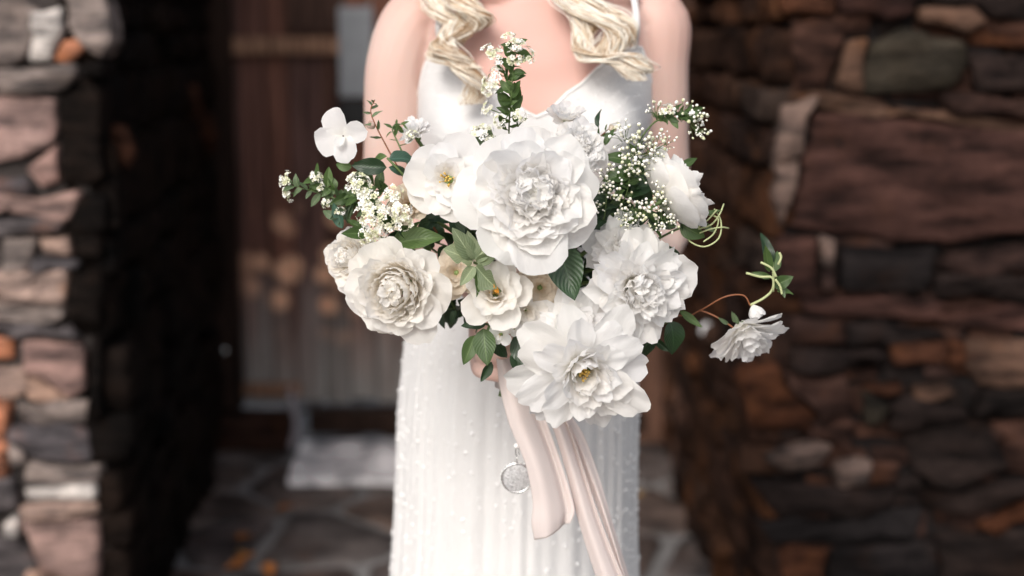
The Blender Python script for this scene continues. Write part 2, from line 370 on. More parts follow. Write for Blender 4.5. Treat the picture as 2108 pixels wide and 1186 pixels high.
# ------------------------------------------------------------------ stone walls
def stone(parent, poly, to3d, nrm, mat, rng, proud=.02, back=.07, name='stone'):
    """poly: 2D outline on the wall plane, to3d maps it, nrm points out of the wall"""
    pts = []
    k = len(poly)
    for i in range(k):
        a, b = Vector(poly[i]), Vector(poly[(i+1) % k]); L = (b-a).length
        for t in ((.06, .35, .65, .94) if L > .05 else (.1, .9) if L > .02 else (.5,)): pts.append(a.lerp(b, t))
    c = sum(pts, Vector((0, 0)))/len(pts); m = len(pts); C3 = to3d(c)
    size = max((q-c).length for q in pts); sd_ = rng.uniform(0, 99)
    tilt = Vector((rng.uniform(-.12, .12), rng.uniform(-.12, .12)))
    vv = []; ff = []
    def w3(q, out):
        jit = noise.noise(Vector((q.x*14, q.y*14, sd_)))*.022*min(1, size/.1)
        return to3d(q)+nrm*(out+jit)-C3
    rings = ((1.0, -back), (1.0, -.006), (.985, proud*.75), (.93, proud), (.5, proud*1.1))
    for sc, out in rings:
        for q in pts:
            d = (q-c); qq = c+d*sc+ (Vector((noise.noise(Vector((q.x*20, q.y*20, sd_+5))), noise.noise(Vector((q.x*20, q.y*20, sd_+9)))))*.017*min(1, size/.1))
            vv.append(w3(qq, out+(d.dot(tilt)*sc if out > 0 else 0)))
    vv.append(w3(c, proud*1.15))
    for r in range(len(rings)-1):
        for i in range(m): ff.append((r*m+i, r*m+(i+1) % m, (r+1)*m+(i+1) % m, (r+1)*m+i))
    r = len(rings)-1
    for i in range(m): ff.append((r*m+i, r*m+(i+1) % m, (r+1)*m))
    me = mesh(name, vv, ff); 
    bm = bmesh.new(); bm.from_mesh(me); bmesh.ops.recalc_face_normals(bm, faces=bm.faces)
    bm.to_mesh(me); bm.free(); me.polygons.foreach_set('use_smooth', [True]*len(me.polygons))
    return link(name, me, mat, parent, Matrix.Translation(C3-parent.location))
def courses(parent, u0, u1, v0, v1, to3d, nrm, mats, rng, hmin, hmax, wmin, wmax, proud=.018, skip=None, back=.07, edge=None):
    v = v0
    while v < v1-.01:
        h = min(rng.uniform(hmin, hmax), v1-v)
        if v1-(v+h) < hmin*.5: h = v1-v
        u = u0-rng.uniform(0, wmin)
        while u < u1:
            wd = rng.uniform(wmin, wmax); a = max(u, u0); b = min(u+wd, u1); u += wd
            if edge and skip and skip(a, b, v, v+h):       # butt against the stones laid one by one
                if edge[1] > 0 and b > edge[0]+.03: a = max(a, edge[0])
                elif edge[1] < 0 and a < edge[0]-.03: b = min(b, edge[0])
                else: continue
            if b-a < .02: continue
            gp = .007; j = lambda: rng.uniform(-.012, .012)
            poly = [(a+gp, v+gp+j()*.6), (b-gp, v+gp+j()*.6), (b-gp+j()*.6, v+h-gp+j()*.6), (a+gp+j()*.6, v+h-gp+j()*.6)]
            if skip and not edge and skip(a, b, v, v+h): continue
            stone(parent, poly, to3d, nrm, rng.choice(mats), rng, rng.uniform(.4, 1.3)*proud, back)
        v += h
def slab(parent, quad, thick, top, bottom, mat, name):
    """a wall core: quad = 4 ground corners"""
    v = [Vector((x, y, bottom))-parent.location for x, y in quad]+[Vector((x, y, top))-parent.location for x, y in quad]
    f = [(0, 3, 2, 1), (4, 5, 6, 7)]+[(i, (i+1) % 4, 4+(i+1) % 4, 4+i) for i in range(4)]
    return link(name, mesh(name, v, f, False), mat, parent)
WF = 3.0; WD = 4.9; TOP = 2.55
XL0, XL1 = -.875, -1.04      # left reveal: front, back
XR0, XR1 = .56, .555
# left wall
wl = thing('stone_wall', (-1.9, 3.0, 0), 'sunlit pink and grey rubble wall left of the doorway', 'wall')
slab(wl, [(-3.2, WF+.010), (XL0-.02, WF+.010), (XL1-.03, WD+.3), (-3.2, WD+.3)], 0, TOP, -.02, M['mortar_light'], 'core')
slabr = (-3.2,)
def plane_px(d):
    return lambda x, y: (P(x, y, d).x, P(x, y, d).z)
frontL = lambda q: Vector((q[0], WF, q[1])); NF = Vector((0, -1, 0))
toL = plane_px(WF)
rng = random.Random(11)
LST = [
 ('st_grey', [(-60, -30), (60, -20), (88, 30), (60, 130), (-60, 140)]), ('st_pale', [(70, 25), (128, 18), (132, 80), (110, 132), (64, 130)]),
 ('st_orange', [(132, 86), (162, 78), (182, 98), (150, 132), (122, 122)]), ('st_grey', [(138, -30), (205, -30), (232, 90), (215, 120), (170, 85), (136, 60)]),
 ('st_grey', [(-60, 148), (150, 136), (172, 158), (125, 194), (-60, 196)]), ('st_pink', [(-60, 200), (124, 198), (122, 285), (70, 315), (-60, 352)]),
 ('st_pink', [(62, 345), (116, 298), (122, 372), (88, 388)]), ('st_slate', [(-60, 362), (58, 362), (80, 396), (-60, 402)]),
 ('st_pink', [(-60, 408), (164, 396), (142, 450), (-60, 442)]), ('st_slate', [(-60, 447), (134, 455), (128, 478), (-60, 482)]),
 ('st_grey', [(8, 486), (82, 484), (66, 552), (8, 556)]), ('st_tan', [(88, 490), (150, 486), (156, 526), (96, 524)]), ('st_slate', [(70, 530), (165, 530), (170, 548), (72, 560)]),
 ('st_tan', [(-60, 562), (100, 552), (146, 560), (140, 622), (-60, 612)]), ('st_grey', [(-60, 616), (138, 626), (134, 664), (-60, 656)]),
 ('st_slate', [(-60, 662), (136, 668), (172, 692), (-60, 690)]), ('st_orange', [(-40, 696), (28, 692), (34, 736), (-40, 742)]),
 ('st_pink', [(44, 698), (174, 698), (186, 786), (150, 812), (58, 762)]), ('st_tan', [(-40, 752), (50, 746), (64, 800), (20, 828), (-40, 806)]),
 ('st_tan', [(62, 770), (148, 818), (66, 822), (56, 800)]), ('st_orange', [(-40, 812), (18, 834), (20, 970), (-40, 970)]),
 ('st_grey', [(26, 830), (184, 824), (182, 862), (30, 864)]), ('st_slate', [(30, 870), (180, 867), (192, 950), (82, 950), (28, 902)]),
 ('st_grey', [(26, 906), (52, 920), (60, 950), (26, 952)]), ('st_grey', [(50, 958), (200, 955), (206, 990), (60, 1000)]),
 ('st_pale', [(60, 1005), (204, 995), (205, 1022), (62, 1024)]), ('st_tan', [(46, 1030), (202, 1027), (206, 1058), (60, 1060)]),
 ('st_pink', [(50, 1066), (206, 1064), (210, 1172), (160, 1192), (88, 1166)]), ('st_tan', [(60, 1170), (90, 1180), (160, 1200), (210, 1180), (214, 1240), (60, 1240)]), ('st_pale', [(14, 1068), (44, 1050), (46, 1100), (16, 1102)]),
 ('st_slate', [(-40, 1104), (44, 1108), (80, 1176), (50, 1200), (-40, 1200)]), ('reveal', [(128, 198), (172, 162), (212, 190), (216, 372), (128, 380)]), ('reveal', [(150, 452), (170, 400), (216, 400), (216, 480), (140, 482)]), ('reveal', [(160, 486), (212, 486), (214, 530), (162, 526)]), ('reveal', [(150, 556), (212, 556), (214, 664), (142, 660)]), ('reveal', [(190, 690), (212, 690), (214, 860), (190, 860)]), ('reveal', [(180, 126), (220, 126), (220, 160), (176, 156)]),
 ('st_slate', [(-40, 980), (30, 976), (44, 1040), (-30, 1060)])]
for mt, pl in LST: stone(wl, [toL(*p) for p in pl], frontL, NF, M[mt], rng, rng.uniform(.012, .03))
lightm = [M[k] for k in ('st_grey', 'st_pink', 'st_tan', 'st_slate', 'st_grey')]
xl, zl = toL(-40, 1220)
vis = lambda a, b, v0, v1: b > toL(-70, 600)[0] and v1 > toL(0, 1230)[1] and v0 < toL(0, -20)[1]
courses(wl, -3.2, XL0, 0, TOP, frontL, NF, lightm, rng, .07, .17, .12, .38, .02, skip=vis, edge=(toL(-62, 600)[0], -1))
tl = Vector((XL1-XL0, WD-WF, 0)); ll = tl.length; tld = tl.normalized(); nl = Vector((tld.y, -tld.x, 0))
revL = lambda q: Vector((XL0, WF, 0))+tld*q[0]+Vector((0, 0, q[1]))
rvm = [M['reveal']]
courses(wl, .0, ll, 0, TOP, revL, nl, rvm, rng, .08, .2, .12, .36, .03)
for (x, y, dd, sx, sz) in ((365, 190, 4.25, .05, .03), (372, 225, 4.3, .04, .03), (405, 262, 4.6, .055, .05), (415, 298, 4.65, .04, .03), (465, 500, 4.86, .03, .04), (212, 300, 3.1, .03, .05)):
    if x > 440: continue
    q = P(x, y, dd); t = (dd-WF)/(WD-WF)*ll
    stone(wl, [(t-sx, q.z-sz), (t+sx, q.z-sz*.7), (t+sx*.8, q.z+sz), (t-sx*.7, q.z+sz*.8)], revL, nl, M['dk_orange'], rng, .05)  # orange stones stand in for sun flecks on the shaded side
# right wall, its shade put into the dark stone colours
wr = thing('stone_wall', (1.9, 3.0, 0), 'dark brown and maroon rubble wall right of the doorway', 'wall')
slab(wr, [(XR0+.02, WF+.02), (3.4, WF+.02), (3.4, WD+.3), (XR1+.03, WD+.3)], 0, TOP, -.02, M['mortar_dark'], 'core')
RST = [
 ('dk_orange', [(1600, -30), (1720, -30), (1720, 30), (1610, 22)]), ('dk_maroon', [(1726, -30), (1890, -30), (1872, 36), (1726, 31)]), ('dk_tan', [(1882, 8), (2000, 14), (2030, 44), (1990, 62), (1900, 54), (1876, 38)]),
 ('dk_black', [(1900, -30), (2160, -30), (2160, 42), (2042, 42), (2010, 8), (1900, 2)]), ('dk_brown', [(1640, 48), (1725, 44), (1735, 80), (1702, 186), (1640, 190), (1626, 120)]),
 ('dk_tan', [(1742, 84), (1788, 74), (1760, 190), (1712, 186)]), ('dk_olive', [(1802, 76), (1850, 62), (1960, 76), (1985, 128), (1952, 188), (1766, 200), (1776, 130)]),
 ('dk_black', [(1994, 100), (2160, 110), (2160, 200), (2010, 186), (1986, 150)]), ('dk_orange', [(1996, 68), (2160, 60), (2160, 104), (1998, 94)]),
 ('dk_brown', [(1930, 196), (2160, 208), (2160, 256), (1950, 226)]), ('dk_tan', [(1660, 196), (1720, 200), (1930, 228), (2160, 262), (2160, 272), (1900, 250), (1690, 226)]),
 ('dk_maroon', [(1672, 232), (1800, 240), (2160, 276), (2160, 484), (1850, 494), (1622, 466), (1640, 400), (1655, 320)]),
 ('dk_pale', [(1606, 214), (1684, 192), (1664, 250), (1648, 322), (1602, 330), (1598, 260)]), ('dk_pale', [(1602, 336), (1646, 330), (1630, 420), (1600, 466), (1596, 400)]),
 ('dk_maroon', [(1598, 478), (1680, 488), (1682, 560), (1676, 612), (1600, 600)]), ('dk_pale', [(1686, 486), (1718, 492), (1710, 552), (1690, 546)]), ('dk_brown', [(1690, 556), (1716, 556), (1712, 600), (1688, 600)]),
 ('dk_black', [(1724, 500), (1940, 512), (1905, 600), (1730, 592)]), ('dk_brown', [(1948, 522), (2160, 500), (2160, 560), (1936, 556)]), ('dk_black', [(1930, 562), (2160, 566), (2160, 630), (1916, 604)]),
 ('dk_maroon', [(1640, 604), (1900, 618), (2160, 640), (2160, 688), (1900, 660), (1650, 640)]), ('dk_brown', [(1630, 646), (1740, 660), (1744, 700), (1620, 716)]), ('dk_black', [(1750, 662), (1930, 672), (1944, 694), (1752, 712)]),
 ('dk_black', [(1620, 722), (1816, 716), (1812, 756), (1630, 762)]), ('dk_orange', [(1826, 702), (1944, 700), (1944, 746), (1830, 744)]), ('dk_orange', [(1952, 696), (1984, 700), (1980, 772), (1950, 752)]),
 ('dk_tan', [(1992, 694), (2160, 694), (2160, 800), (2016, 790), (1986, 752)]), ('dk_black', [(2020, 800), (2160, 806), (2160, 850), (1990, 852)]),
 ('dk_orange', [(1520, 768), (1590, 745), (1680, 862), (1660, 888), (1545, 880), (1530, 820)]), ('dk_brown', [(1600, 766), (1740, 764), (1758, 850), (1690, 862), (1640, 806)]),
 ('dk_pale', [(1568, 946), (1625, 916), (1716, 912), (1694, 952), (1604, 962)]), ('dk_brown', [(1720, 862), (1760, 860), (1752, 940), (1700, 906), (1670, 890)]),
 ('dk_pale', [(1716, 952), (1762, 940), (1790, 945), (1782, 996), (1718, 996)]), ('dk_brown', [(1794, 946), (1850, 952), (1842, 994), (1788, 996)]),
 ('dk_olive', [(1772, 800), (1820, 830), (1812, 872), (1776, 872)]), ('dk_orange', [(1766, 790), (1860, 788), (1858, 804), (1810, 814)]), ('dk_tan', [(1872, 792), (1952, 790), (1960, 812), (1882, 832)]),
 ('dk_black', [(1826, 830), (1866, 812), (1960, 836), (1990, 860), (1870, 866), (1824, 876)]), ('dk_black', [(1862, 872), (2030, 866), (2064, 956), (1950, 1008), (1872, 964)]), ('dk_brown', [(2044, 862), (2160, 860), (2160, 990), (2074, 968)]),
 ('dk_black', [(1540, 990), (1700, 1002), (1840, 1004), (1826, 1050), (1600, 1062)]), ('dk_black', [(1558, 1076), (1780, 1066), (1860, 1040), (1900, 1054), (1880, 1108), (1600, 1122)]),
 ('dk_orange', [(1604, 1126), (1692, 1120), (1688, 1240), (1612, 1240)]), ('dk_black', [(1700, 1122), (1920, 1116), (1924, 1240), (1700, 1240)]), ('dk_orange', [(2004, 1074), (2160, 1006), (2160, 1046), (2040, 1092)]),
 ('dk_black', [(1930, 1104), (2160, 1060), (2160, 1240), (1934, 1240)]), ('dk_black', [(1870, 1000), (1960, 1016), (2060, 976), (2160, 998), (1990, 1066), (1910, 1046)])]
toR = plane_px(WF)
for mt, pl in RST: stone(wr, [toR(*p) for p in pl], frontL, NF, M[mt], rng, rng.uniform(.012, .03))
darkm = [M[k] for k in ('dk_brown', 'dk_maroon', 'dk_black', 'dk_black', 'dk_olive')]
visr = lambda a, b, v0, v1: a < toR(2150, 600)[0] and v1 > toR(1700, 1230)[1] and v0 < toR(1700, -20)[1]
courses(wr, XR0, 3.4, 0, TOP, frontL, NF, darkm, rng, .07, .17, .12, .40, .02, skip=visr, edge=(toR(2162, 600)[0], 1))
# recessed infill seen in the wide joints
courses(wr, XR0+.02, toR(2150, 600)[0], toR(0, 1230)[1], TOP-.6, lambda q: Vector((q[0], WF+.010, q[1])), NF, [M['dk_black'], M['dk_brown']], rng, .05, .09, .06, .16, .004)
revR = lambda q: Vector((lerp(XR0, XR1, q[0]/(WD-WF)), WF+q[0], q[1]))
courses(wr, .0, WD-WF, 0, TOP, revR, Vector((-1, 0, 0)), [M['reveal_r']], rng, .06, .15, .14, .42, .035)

# unseen roof strip added over the doorway to shade it
lt = thing('shade_roof', (-.2, 5.0, TOP), 'unseen dark boarded roof added to shade the recessed doorway', 'roof')
for k in range(9):
    a = -3.2+k*.74
    v = [Vector((a+x*.73, 4.80+y*.45, TOP+.002+z*.05))-lt.location for x in (0, 1) for y in (0, 1) for z in (0, 1)]
    link('shade_roof_board', mesh('shade_roof_board', v, [(0, 1, 3, 2), (4, 6, 7, 5), (0, 4, 5, 1), (2, 3, 7, 6), (0, 2, 6, 4), (1, 5, 7, 3)], False), M['shade_boards'], lt)

# ------------------------------------------------------------------ door
def box(name, parent, x0, x1, y0, y1, z0, z1, mat, bev=.003):
    bm = bmesh.new(); bmesh.ops.create_cube(bm, size=1)
    c = Vector(((x0+x1)/2, (y0+y1)/2, (z0+z1)/2))
    for v in bm.verts: v.co = Vector((v.co.x*(x1-x0), v.co.y*(y1-y0), v.co.z*(z1-z0)))
    if bev: bmesh.ops.bevel(bm, geom=bm.edges[:], offset=bev, segments=1, affect='EDGES')
    me = bpy.data.meshes.new(name); bm.to_mesh(me); bm.free()
    return link(name, me, mat, parent, Matrix.Translation(c-(parent.location if parent else Vector())))
door = thing('plank_door', (-.2, WD, 0), 'weathered vertical plank door greyed at its foot, behind the bride', 'door')
dz0 = P(0, 826, WD).z
xs = [-1.02]; rd = random.Random(5)
for px in (500, 556, 604, 668, 716, 770, 830): xs.append(P(px, 500, WD).x)
while xs[-1] < .40: xs.append(xs[-1]+rd.uniform(.085, .12))
for a, b in zip(xs[:-1], xs[1:]):
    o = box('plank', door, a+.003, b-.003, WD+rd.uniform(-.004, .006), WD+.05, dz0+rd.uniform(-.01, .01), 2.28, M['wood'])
xe = xs[-1]
zr = P(0, 112, WD).z, P(0, 76, WD).z
box('rail', door, P(462, 0, WD).x, xe, WD-.035, WD-.006, zr[0], zr[1], M['wood_rail'])
box('rail', door, P(462, 0, WD).x, P(600, 0, WD).x, WD-.035, WD-.006, P(0, 812, WD).z, P(0, 786, WD).z, M['wood_rail'])
pn = box('upper_panel', door, P(590, 0, WD).x, P(700, 0, WD).x, WD-.02, WD-.006, P(0, 66, WD).z, 2.2, M['wood_jamb'])
bm = bmesh.new(); bmesh.ops.create_uvsphere(bm, u_segments=12, v_segments=8, radius=.011); me = bpy.data.meshes.new('nail'); bm.to_mesh(me); bm.free()
link('nail', me, M['silver'], door, Matrix.Translation(P(463, 722, 4.805)-door.location))
ir = thing('glint_ring', P(425, 768, 4.6), 'small metal ring added for a glint, low on the dark left side of the doorway', 'ring')  # added: ring shape stands in for a blurred metal highlight
v, f = [], []; tube_data([Vector((cos(a)*.018, 0, sin(a)*.018)) for a in [2*pi*i/20 for i in range(21)]], .005, 6, v, f, False); link('ring', mesh('ring', v, f), M['silver'], ir)  # added ring, stands in for the blurred metal highlight
tube('glint_staple', [Vector((0, 0, .018)), Vector((-.04, .002, .02))], .005, M['black_iron'], ir, 6)
fr = thing('door_frame', (-.2, WD-.02, 0), 'dark timber frame around the plank door', 'door frame')
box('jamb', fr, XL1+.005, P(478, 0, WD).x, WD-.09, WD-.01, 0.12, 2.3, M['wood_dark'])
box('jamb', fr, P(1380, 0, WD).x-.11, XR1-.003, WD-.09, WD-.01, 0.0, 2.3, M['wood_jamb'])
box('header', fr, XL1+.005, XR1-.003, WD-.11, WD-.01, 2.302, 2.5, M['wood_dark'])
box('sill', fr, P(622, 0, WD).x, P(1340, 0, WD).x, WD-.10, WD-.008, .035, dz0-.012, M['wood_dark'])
box('post', fr, P(1405, 0, WD-.4).x, P(1448, 0, WD-.4).x-.01, WD-.45, WD-.35, 0.004, 2.5, M['wood_jamb'])
# sign plate and letterbox on the door
sg = thing('wall_plate', P(733, 110, WD-.03), 'tall ribbed grey metal plate fixed to the door beside the bride\'s shoulder', 'plate')
a = P(696, 14, WD-.03); b = P(770, 200, WD-.03)
box('panel', sg, a.x, b.x, WD-.040, WD-.036, b.z, a.z, M['plate'])
for k in range(5):
    x = lerp(a.x, b.x, (k+.5)/5); box('rib', sg, x-.006, x+.006, WD-.046, WD-.0405, b.z+.006, a.z-.006, M['plate'], .002)
lb = thing('letterbox', P(733, 232, WD-.03), 'black iron letterbox under the grey metal plate', 'letterbox')
a = P(700, 206, WD-.03); b = P(770, 258, WD-.03)
box('case', lb, a.x, b.x, WD-.075, WD-.01, b.z, a.z, M['black_iron'], .006)
box('flap', lb, a.x+.012, b.x-.012, WD-.081, WD-.0755, b.z+.04, a.z-.012, M['black_iron'], .002)
# threshold
q0 = G(592, 985, .03); q1 = G(622, 905, .03)
th = thing('door_step', (-.3, 4.5, 0), 'bright sun patch stone step before the door, sunlight put into its colour', 'step')
v = []
for z in (0.006, .03):
    for x, y in ((q0.x, q0.y), (.10, q0.y+.02), (.12, q1.y+.02), (q1.x, q1.y)): v.append(Vector((x, y, z))-th.location)
link('slab', mesh('slab', v, [(0, 3, 2, 1), (4, 5, 6, 7)]+[(i, (i+1) % 4, 4+(i+1) % 4, 4+i) for i in range(4)], False), M['threshold'], th)
lw = thing('low_step', (-.85, 4.5, 0), 'low dark stone block at the foot of the left jamb', 'step')
a = G(425, 900, .1)
stone(lw, [(XL1+.03, .0), (q1.x-.03, .0), (q1.x-.035, .12), (XL1+.04, .125)], lambda q: Vector((q[0], 4.72, q[1])), NF, M['dk_brown'], rng, .03, .1)
box('block', lw, XL1+.04, q1.x-.04, 4.77, WD-.10, .003, .11, M['dk_black'], .01)
# pale drainpipe foot beside the sill
dp = thing('drain_pipe', (P(602, 880, 4.76).x, 4.76, 0), 'short curved pale pipe at the left end of the door sill', 'pipe')
pp = catmull([P(596, 800, 4.8), P(606, 850, 4.78), P(610, 885, 4.74), P(600, 922, 4.66)], 14)
tube('pipe', pp, .012, plain('pale pipe', (.30, .27, .29), .5), dp, 10, off=dp.location)
pb = thing('light_dot_ball', P(1457, 680, 3.7), 'small round white ball by the right jamb, added for a blurred light dot', 'orb')  # added: white ball stands in for a blurred dot of light
bm = bmesh.new(); bmesh.ops.create_uvsphere(bm, u_segments=16, v_segments=10, radius=.021); me = bpy.data.meshes.new('ball'); bm.to_mesh(me); bm.free()
for p in me.polygons: p.use_smooth = True
link('ball', me, plain('light dot white', (.85, .84, .88), .3), pb)
tube('light_dot_rod', [Vector((0, 0, 0)), Vector((.02, .01, .012)), Vector((.06, .02, .01))], .006, M['black_iron'], pb, 6)

# ------------------------------------------------------------------ leaves and petals
def leaf_mesh(name, W=.42, bend=.25, fold=.25, tipw=1.0, lobes=0, wav=.02, seed=0):
    r = random.Random(seed); nu, nv = 6, 10
    def fn(a, b):
        s = a*2-1; t = b
        prof = sin(pi*t**.85)**.8*(1-.25*t)
        if lobes: prof = (.45+.55*abs(sin(pi*(t*lobes+.25))))*sin(pi*min(1, t*.96+.02))**.6
        w_ = W/2*prof*1.15 if t < 1 else 0
        x = s*w_; y = t - bend*t*t*.35; z = abs(s)*w_*fold*1.6 - bend*t*t + wav*sin(t*14+s*2+seed)*abs(s)
        return Vector((x, y, z))
    me = gridmesh(fn, nu, nv, name); return me
LEAF = {
 'oval': [leaf_mesh('leaf_oval', .46, b, f, seed=i) for i, (b, f) in enumerate(((.15, .25), (.35, .3), (.55, .2), (-.1, .35)))],
 'narrow': [leaf_mesh('leaf_narrow', .30, b, f, seed=i) for i, (b, f) in enumerate(((.2, .3), (.45, .35), (.65, .3), (-.15, .3)))],
 'broad': [leaf_mesh('leaf_broad', .58, b, f, seed=i) for i, (b, f) in enumerate(((.1, .2), (.3, .25), (.45, .2)))],
 'ivy': [leaf_mesh('leaf_ivy', .72, b, f, lobes=2.0, seed=i) for i, (b, f) in enumerate(((.15, .2), (.3, .25)))],
}
LM = {}
def leafcopy(kind, mat, rng):
    i = rng.randrange(len(LEAF[kind])); k = (kind, i, mat)
    if k not in LM:
        me = LEAF[kind][i].copy(); me.materials.append(M[mat]); LM[k] = me
    return LM[k]
def add_leaf(parent, base, tip_dir, up, L, kind, mat, rng, name='leaf'):
    y = tip_dir.normalized(); z = (up-y*up.dot(y)); z = z.normalized() if z.length > 1e-4 else y.orthogonal().normalized()
    x = y.cross(z); m = Matrix((x, y, z)).transposed().to_4x4()
    m = Matrix.Translation(base-parent.location) @ m @ Matrix.Rotation(rng.uniform(-.5, .5), 4, 'Y') @ Matrix.Scale(L, 4)
    return link(name, leafcopy(kind, mat, rng), None, parent, m)
def petal_mesh(L, W, th0, th1, cup, ruffle, notch, seed, nu=10, nv=9, base_w=.34, point=0):
    r = random.Random(seed); ph = [r.uniform(0, 6.28) for _ in range(6)]; th0 = radians(th0); th1 = radians(th1)
    steps = 40; cl = [(0, 0, th0)]; x = z = 0
    for i in range(steps):
        t = (i+.5)/steps; th = th0+(th1-th0)*t**1.25; x += sin(th)*L*1.25/steps; z += cos(th)*L*1.25/steps; cl.append((x, z, th))
    sk = r.uniform(-.06, .06)
    def fn(a, b):
        s = a*2-1
        ln = 1-(.54+point)*(1-sqrt(max(0, 1-.97*s*s)))
        ln += notch*(sin(s*5.3+ph[0])*.6+sin(s*11+ph[1])*.35+sin(s*21+ph[4])*.28) + sk*s
        t = b*ln; f = min(max(t/1.25, 0), 1)*steps; k = min(int(f), steps-1); q = f-k
        rx, rz, th = (lerp(cl[k][i], cl[k+1][i], q) for i in range(3))
        wd = W/2*(base_w+(1-base_w)*max(t, 0)**.62)*(1-.15*max(0, (t-.7)/.3)**2)
        c = max(cup*(1-.30*t), .05); lat = wd*sin(s*c)/c; inw = wd*(1-cos(s*c))/c
        e = t*t
        dn = ruffle*W*(e*(sin(s*4.2+ph[2]+t*2)*.5+sin(s*9.5+ph[3]+t*3)*.35+sin(s*19+ph[0])*.14*t)+.30*e*abs(s)*sin(t*8+ph[5]))
        dn += .05*L*noise.noise(Vector((s*2.2, t*2.6, ph[1]*9)))+.022*L*noise.noise(Vector((s*6, t*5, ph[2]*9)))
        inw += dn
        return Vector((rx-cos(th)*inw, lat, rz+sin(th)*inw))
    return gridmesh(fn, nu, nv, 'petal')
STYLES = {   # n, L, W, th0, th1, cup, base_r, z0, ruffle, notch
 'peony': [(7, .95, 1.02, 66, 98, .5, .10, 0, .08, .03), (8, .84, .90, 54, 86, .6, .12, .05, .09, .04), (8, .72, .76, 44, 72, .8, .14, .08, .10, .05), (10, .62, .60, 38, 60, .85, .17, .09, .12, .05), (10, .56, .52, 33, 46, .9, .22, .11, .12, .05),
           (9, .50, .50, 30, 30, .9, .20, .14, .12, .05), (9, .46, .44, 28, 4, .9, .19, .19, .13, .05), (8, .44, .42, 30, -20, .9, .15, .23, .13, .05), (7, .42, .40, 34, -44, .9, .10, .27, .13, .05), (5, .38, .36, 40, -62, .9, .06, .31, .13, .05), (4, .30, .30, 40, -70, .9, .02, .36, .13, .05), (5, .32, .34, 74, 84, .8, .02, .46, .16, .06), (4, .24, .28, 60, 92, .9, .01, .52, .16, .06)],
 'fluffy': [(8, 1.0, .86, 64, 104, .5, .10, 0, .12, .06), (9, .88, .74, 54, 88, .6, .12, .05, .13, .07), (9, .76, .62, 44, 72, .8, .14, .08, .14, .07), (10, .66, .54, 34, 54, .9, .16, .12, .15, .07),
            (9, .58, .50, 30, 34, .9, .19, .16, .15, .06), (9, .54, .46, 26, 8, .9, .17, .22, .15, .06), (8, .50, .44, 30, -20, .9, .13, .26, .15, .06), (7, .46, .40, 34, -46, .9, .09, .30, .15, .06), (4, .38, .36, 40, -66, .9, .03, .36, .14, .06), (5, .32, .34, 74, 84, .8, .02, .46, .16, .06), (4, .24, .28, 60, 92, .9, .01, .52, .16, .06)],
 'spread': [(8, 1.05, .74, 68, 102, .28, .10, 0, .09, .035), (8, .90, .72, 60, 88, .4, .10, .05, .10, .05), (8, .74, .60, 50, 66, .8, .12, .07, .12, .06), (7, .60, .54, 38, 44, 1.0, .15, .1, .12, .06),
            (7, .52, .50, 30, 20, 1.0, .20, .14, .12, .06), (6, .48, .46, 24, -8, 1.0, .19, .16, .12, .06), (5, .46, .42, 22, -28, 1.0, .16, .18, .12, .06)],
 'rose': [(7, .80, .95, 62, 100, .6, .20, 0, .08, .03), (7, .72, .85, 50, 84, .75, .24, .03, .09, .03), (8, .62, .72, 40, 62, .85, .28, .05, .09, .03), (9, .54, .60, 32, 40, .9, .34, .07, .09, .04), (10, .50, .52, 24, 20, .9, .36, .10, .09, .04),
          (10, .48, .46, 20, 4, .9, .34, .14, .10, .04), (10, .46, .42, 20, -10, .9, .29, .18, .10, .04), (9, .45, .38, 22, -24, .95, .24, .22, .11, .04), (8, .43, .34, 24, -36, 1, .18, .26, .12, .04), (7, .41, .32, 26, -50, 1, .12, .30, .12, .04), (5, .38, .28, 30, -62, 1, .06, .34, .12, .04),
          (4, .30, .24, 35, -70, 1, .02, .38, .12, .04), (5, .24, .26, 62, 84, 1.0, .02, .60, .14, .05)],
 'open': [(5, .98, 1.18, 72, 98, .45, .05, 0, .05, .02), (5, .82, 1.0, 62, 82, .6, .05, .03, .06, .03), (5, .60, .72, 50, 56, .9, .06, .06, .08, .04), (5, .44, .46, 38, 24, 1.1, .08, .07, .09, .04)],
 'single': [(4, .98, 1.12, 68, 96, .5, .03, 0, .06, .02), (1, .6, .6, 40, 30, 1.0, .03, .05, .06, .02)],
 'bowl': [(6, 1.30, 1.75, 96, 26, .75, .02, 0, .015, .015), (6, 1.25, 1.5, 84, 22, .8, .03, .05, .03, .03), (8, 1.10, .95, 78, 14, .9, .04, .06, .10, .05), (9, 1.02, .8, 66, 12, 1, .04, .06, .12, .06), (9, .94, .7, 52, 8, 1., .04, .08, .12, .06), (8, .86, .6, 38, 0, 1.1, .03, .08, .12, .06), (6, .8, .5, 20, -6, 1.2, .03, .1, .1, .05)],
 'double': [(8, .98, .52, 56, 96, .5, .07, 0, .06, .02), (8, .92, .50, 46, 76, .6, .07, .04, .08, .03), (8, .84, .46, 34, 56, .8, .08, .06, .08, .04), (8, .76, .42, 24, 36, .9, .08, .08, .08, .04), (7, .70, .38, 14, 16, 1, .06, .1, .08, .04), (5, .62, .32, 6, 0, 1, .03, .1, .08, .04)],
 'cup': [(5, 1.05, 1.12, 60, 70, .8, .05, 0, .09, .03), (5, .92, .95, 46, 46, 1.0, .05, .04, .09, .03), (5, .74, .68, 34, 18, 1.1, .08, .06, .08, .03), (4, .6, .46, 18, -6, 1.2, .06, .08, .08, .03)],
 'bud': [(4, .95, .9, 60, -30, 1.3, .02, 0, .02, .01), (3, .9, .7, 40, -30, 1.3, .02, .03, .03, .01)],
}
PM = {}
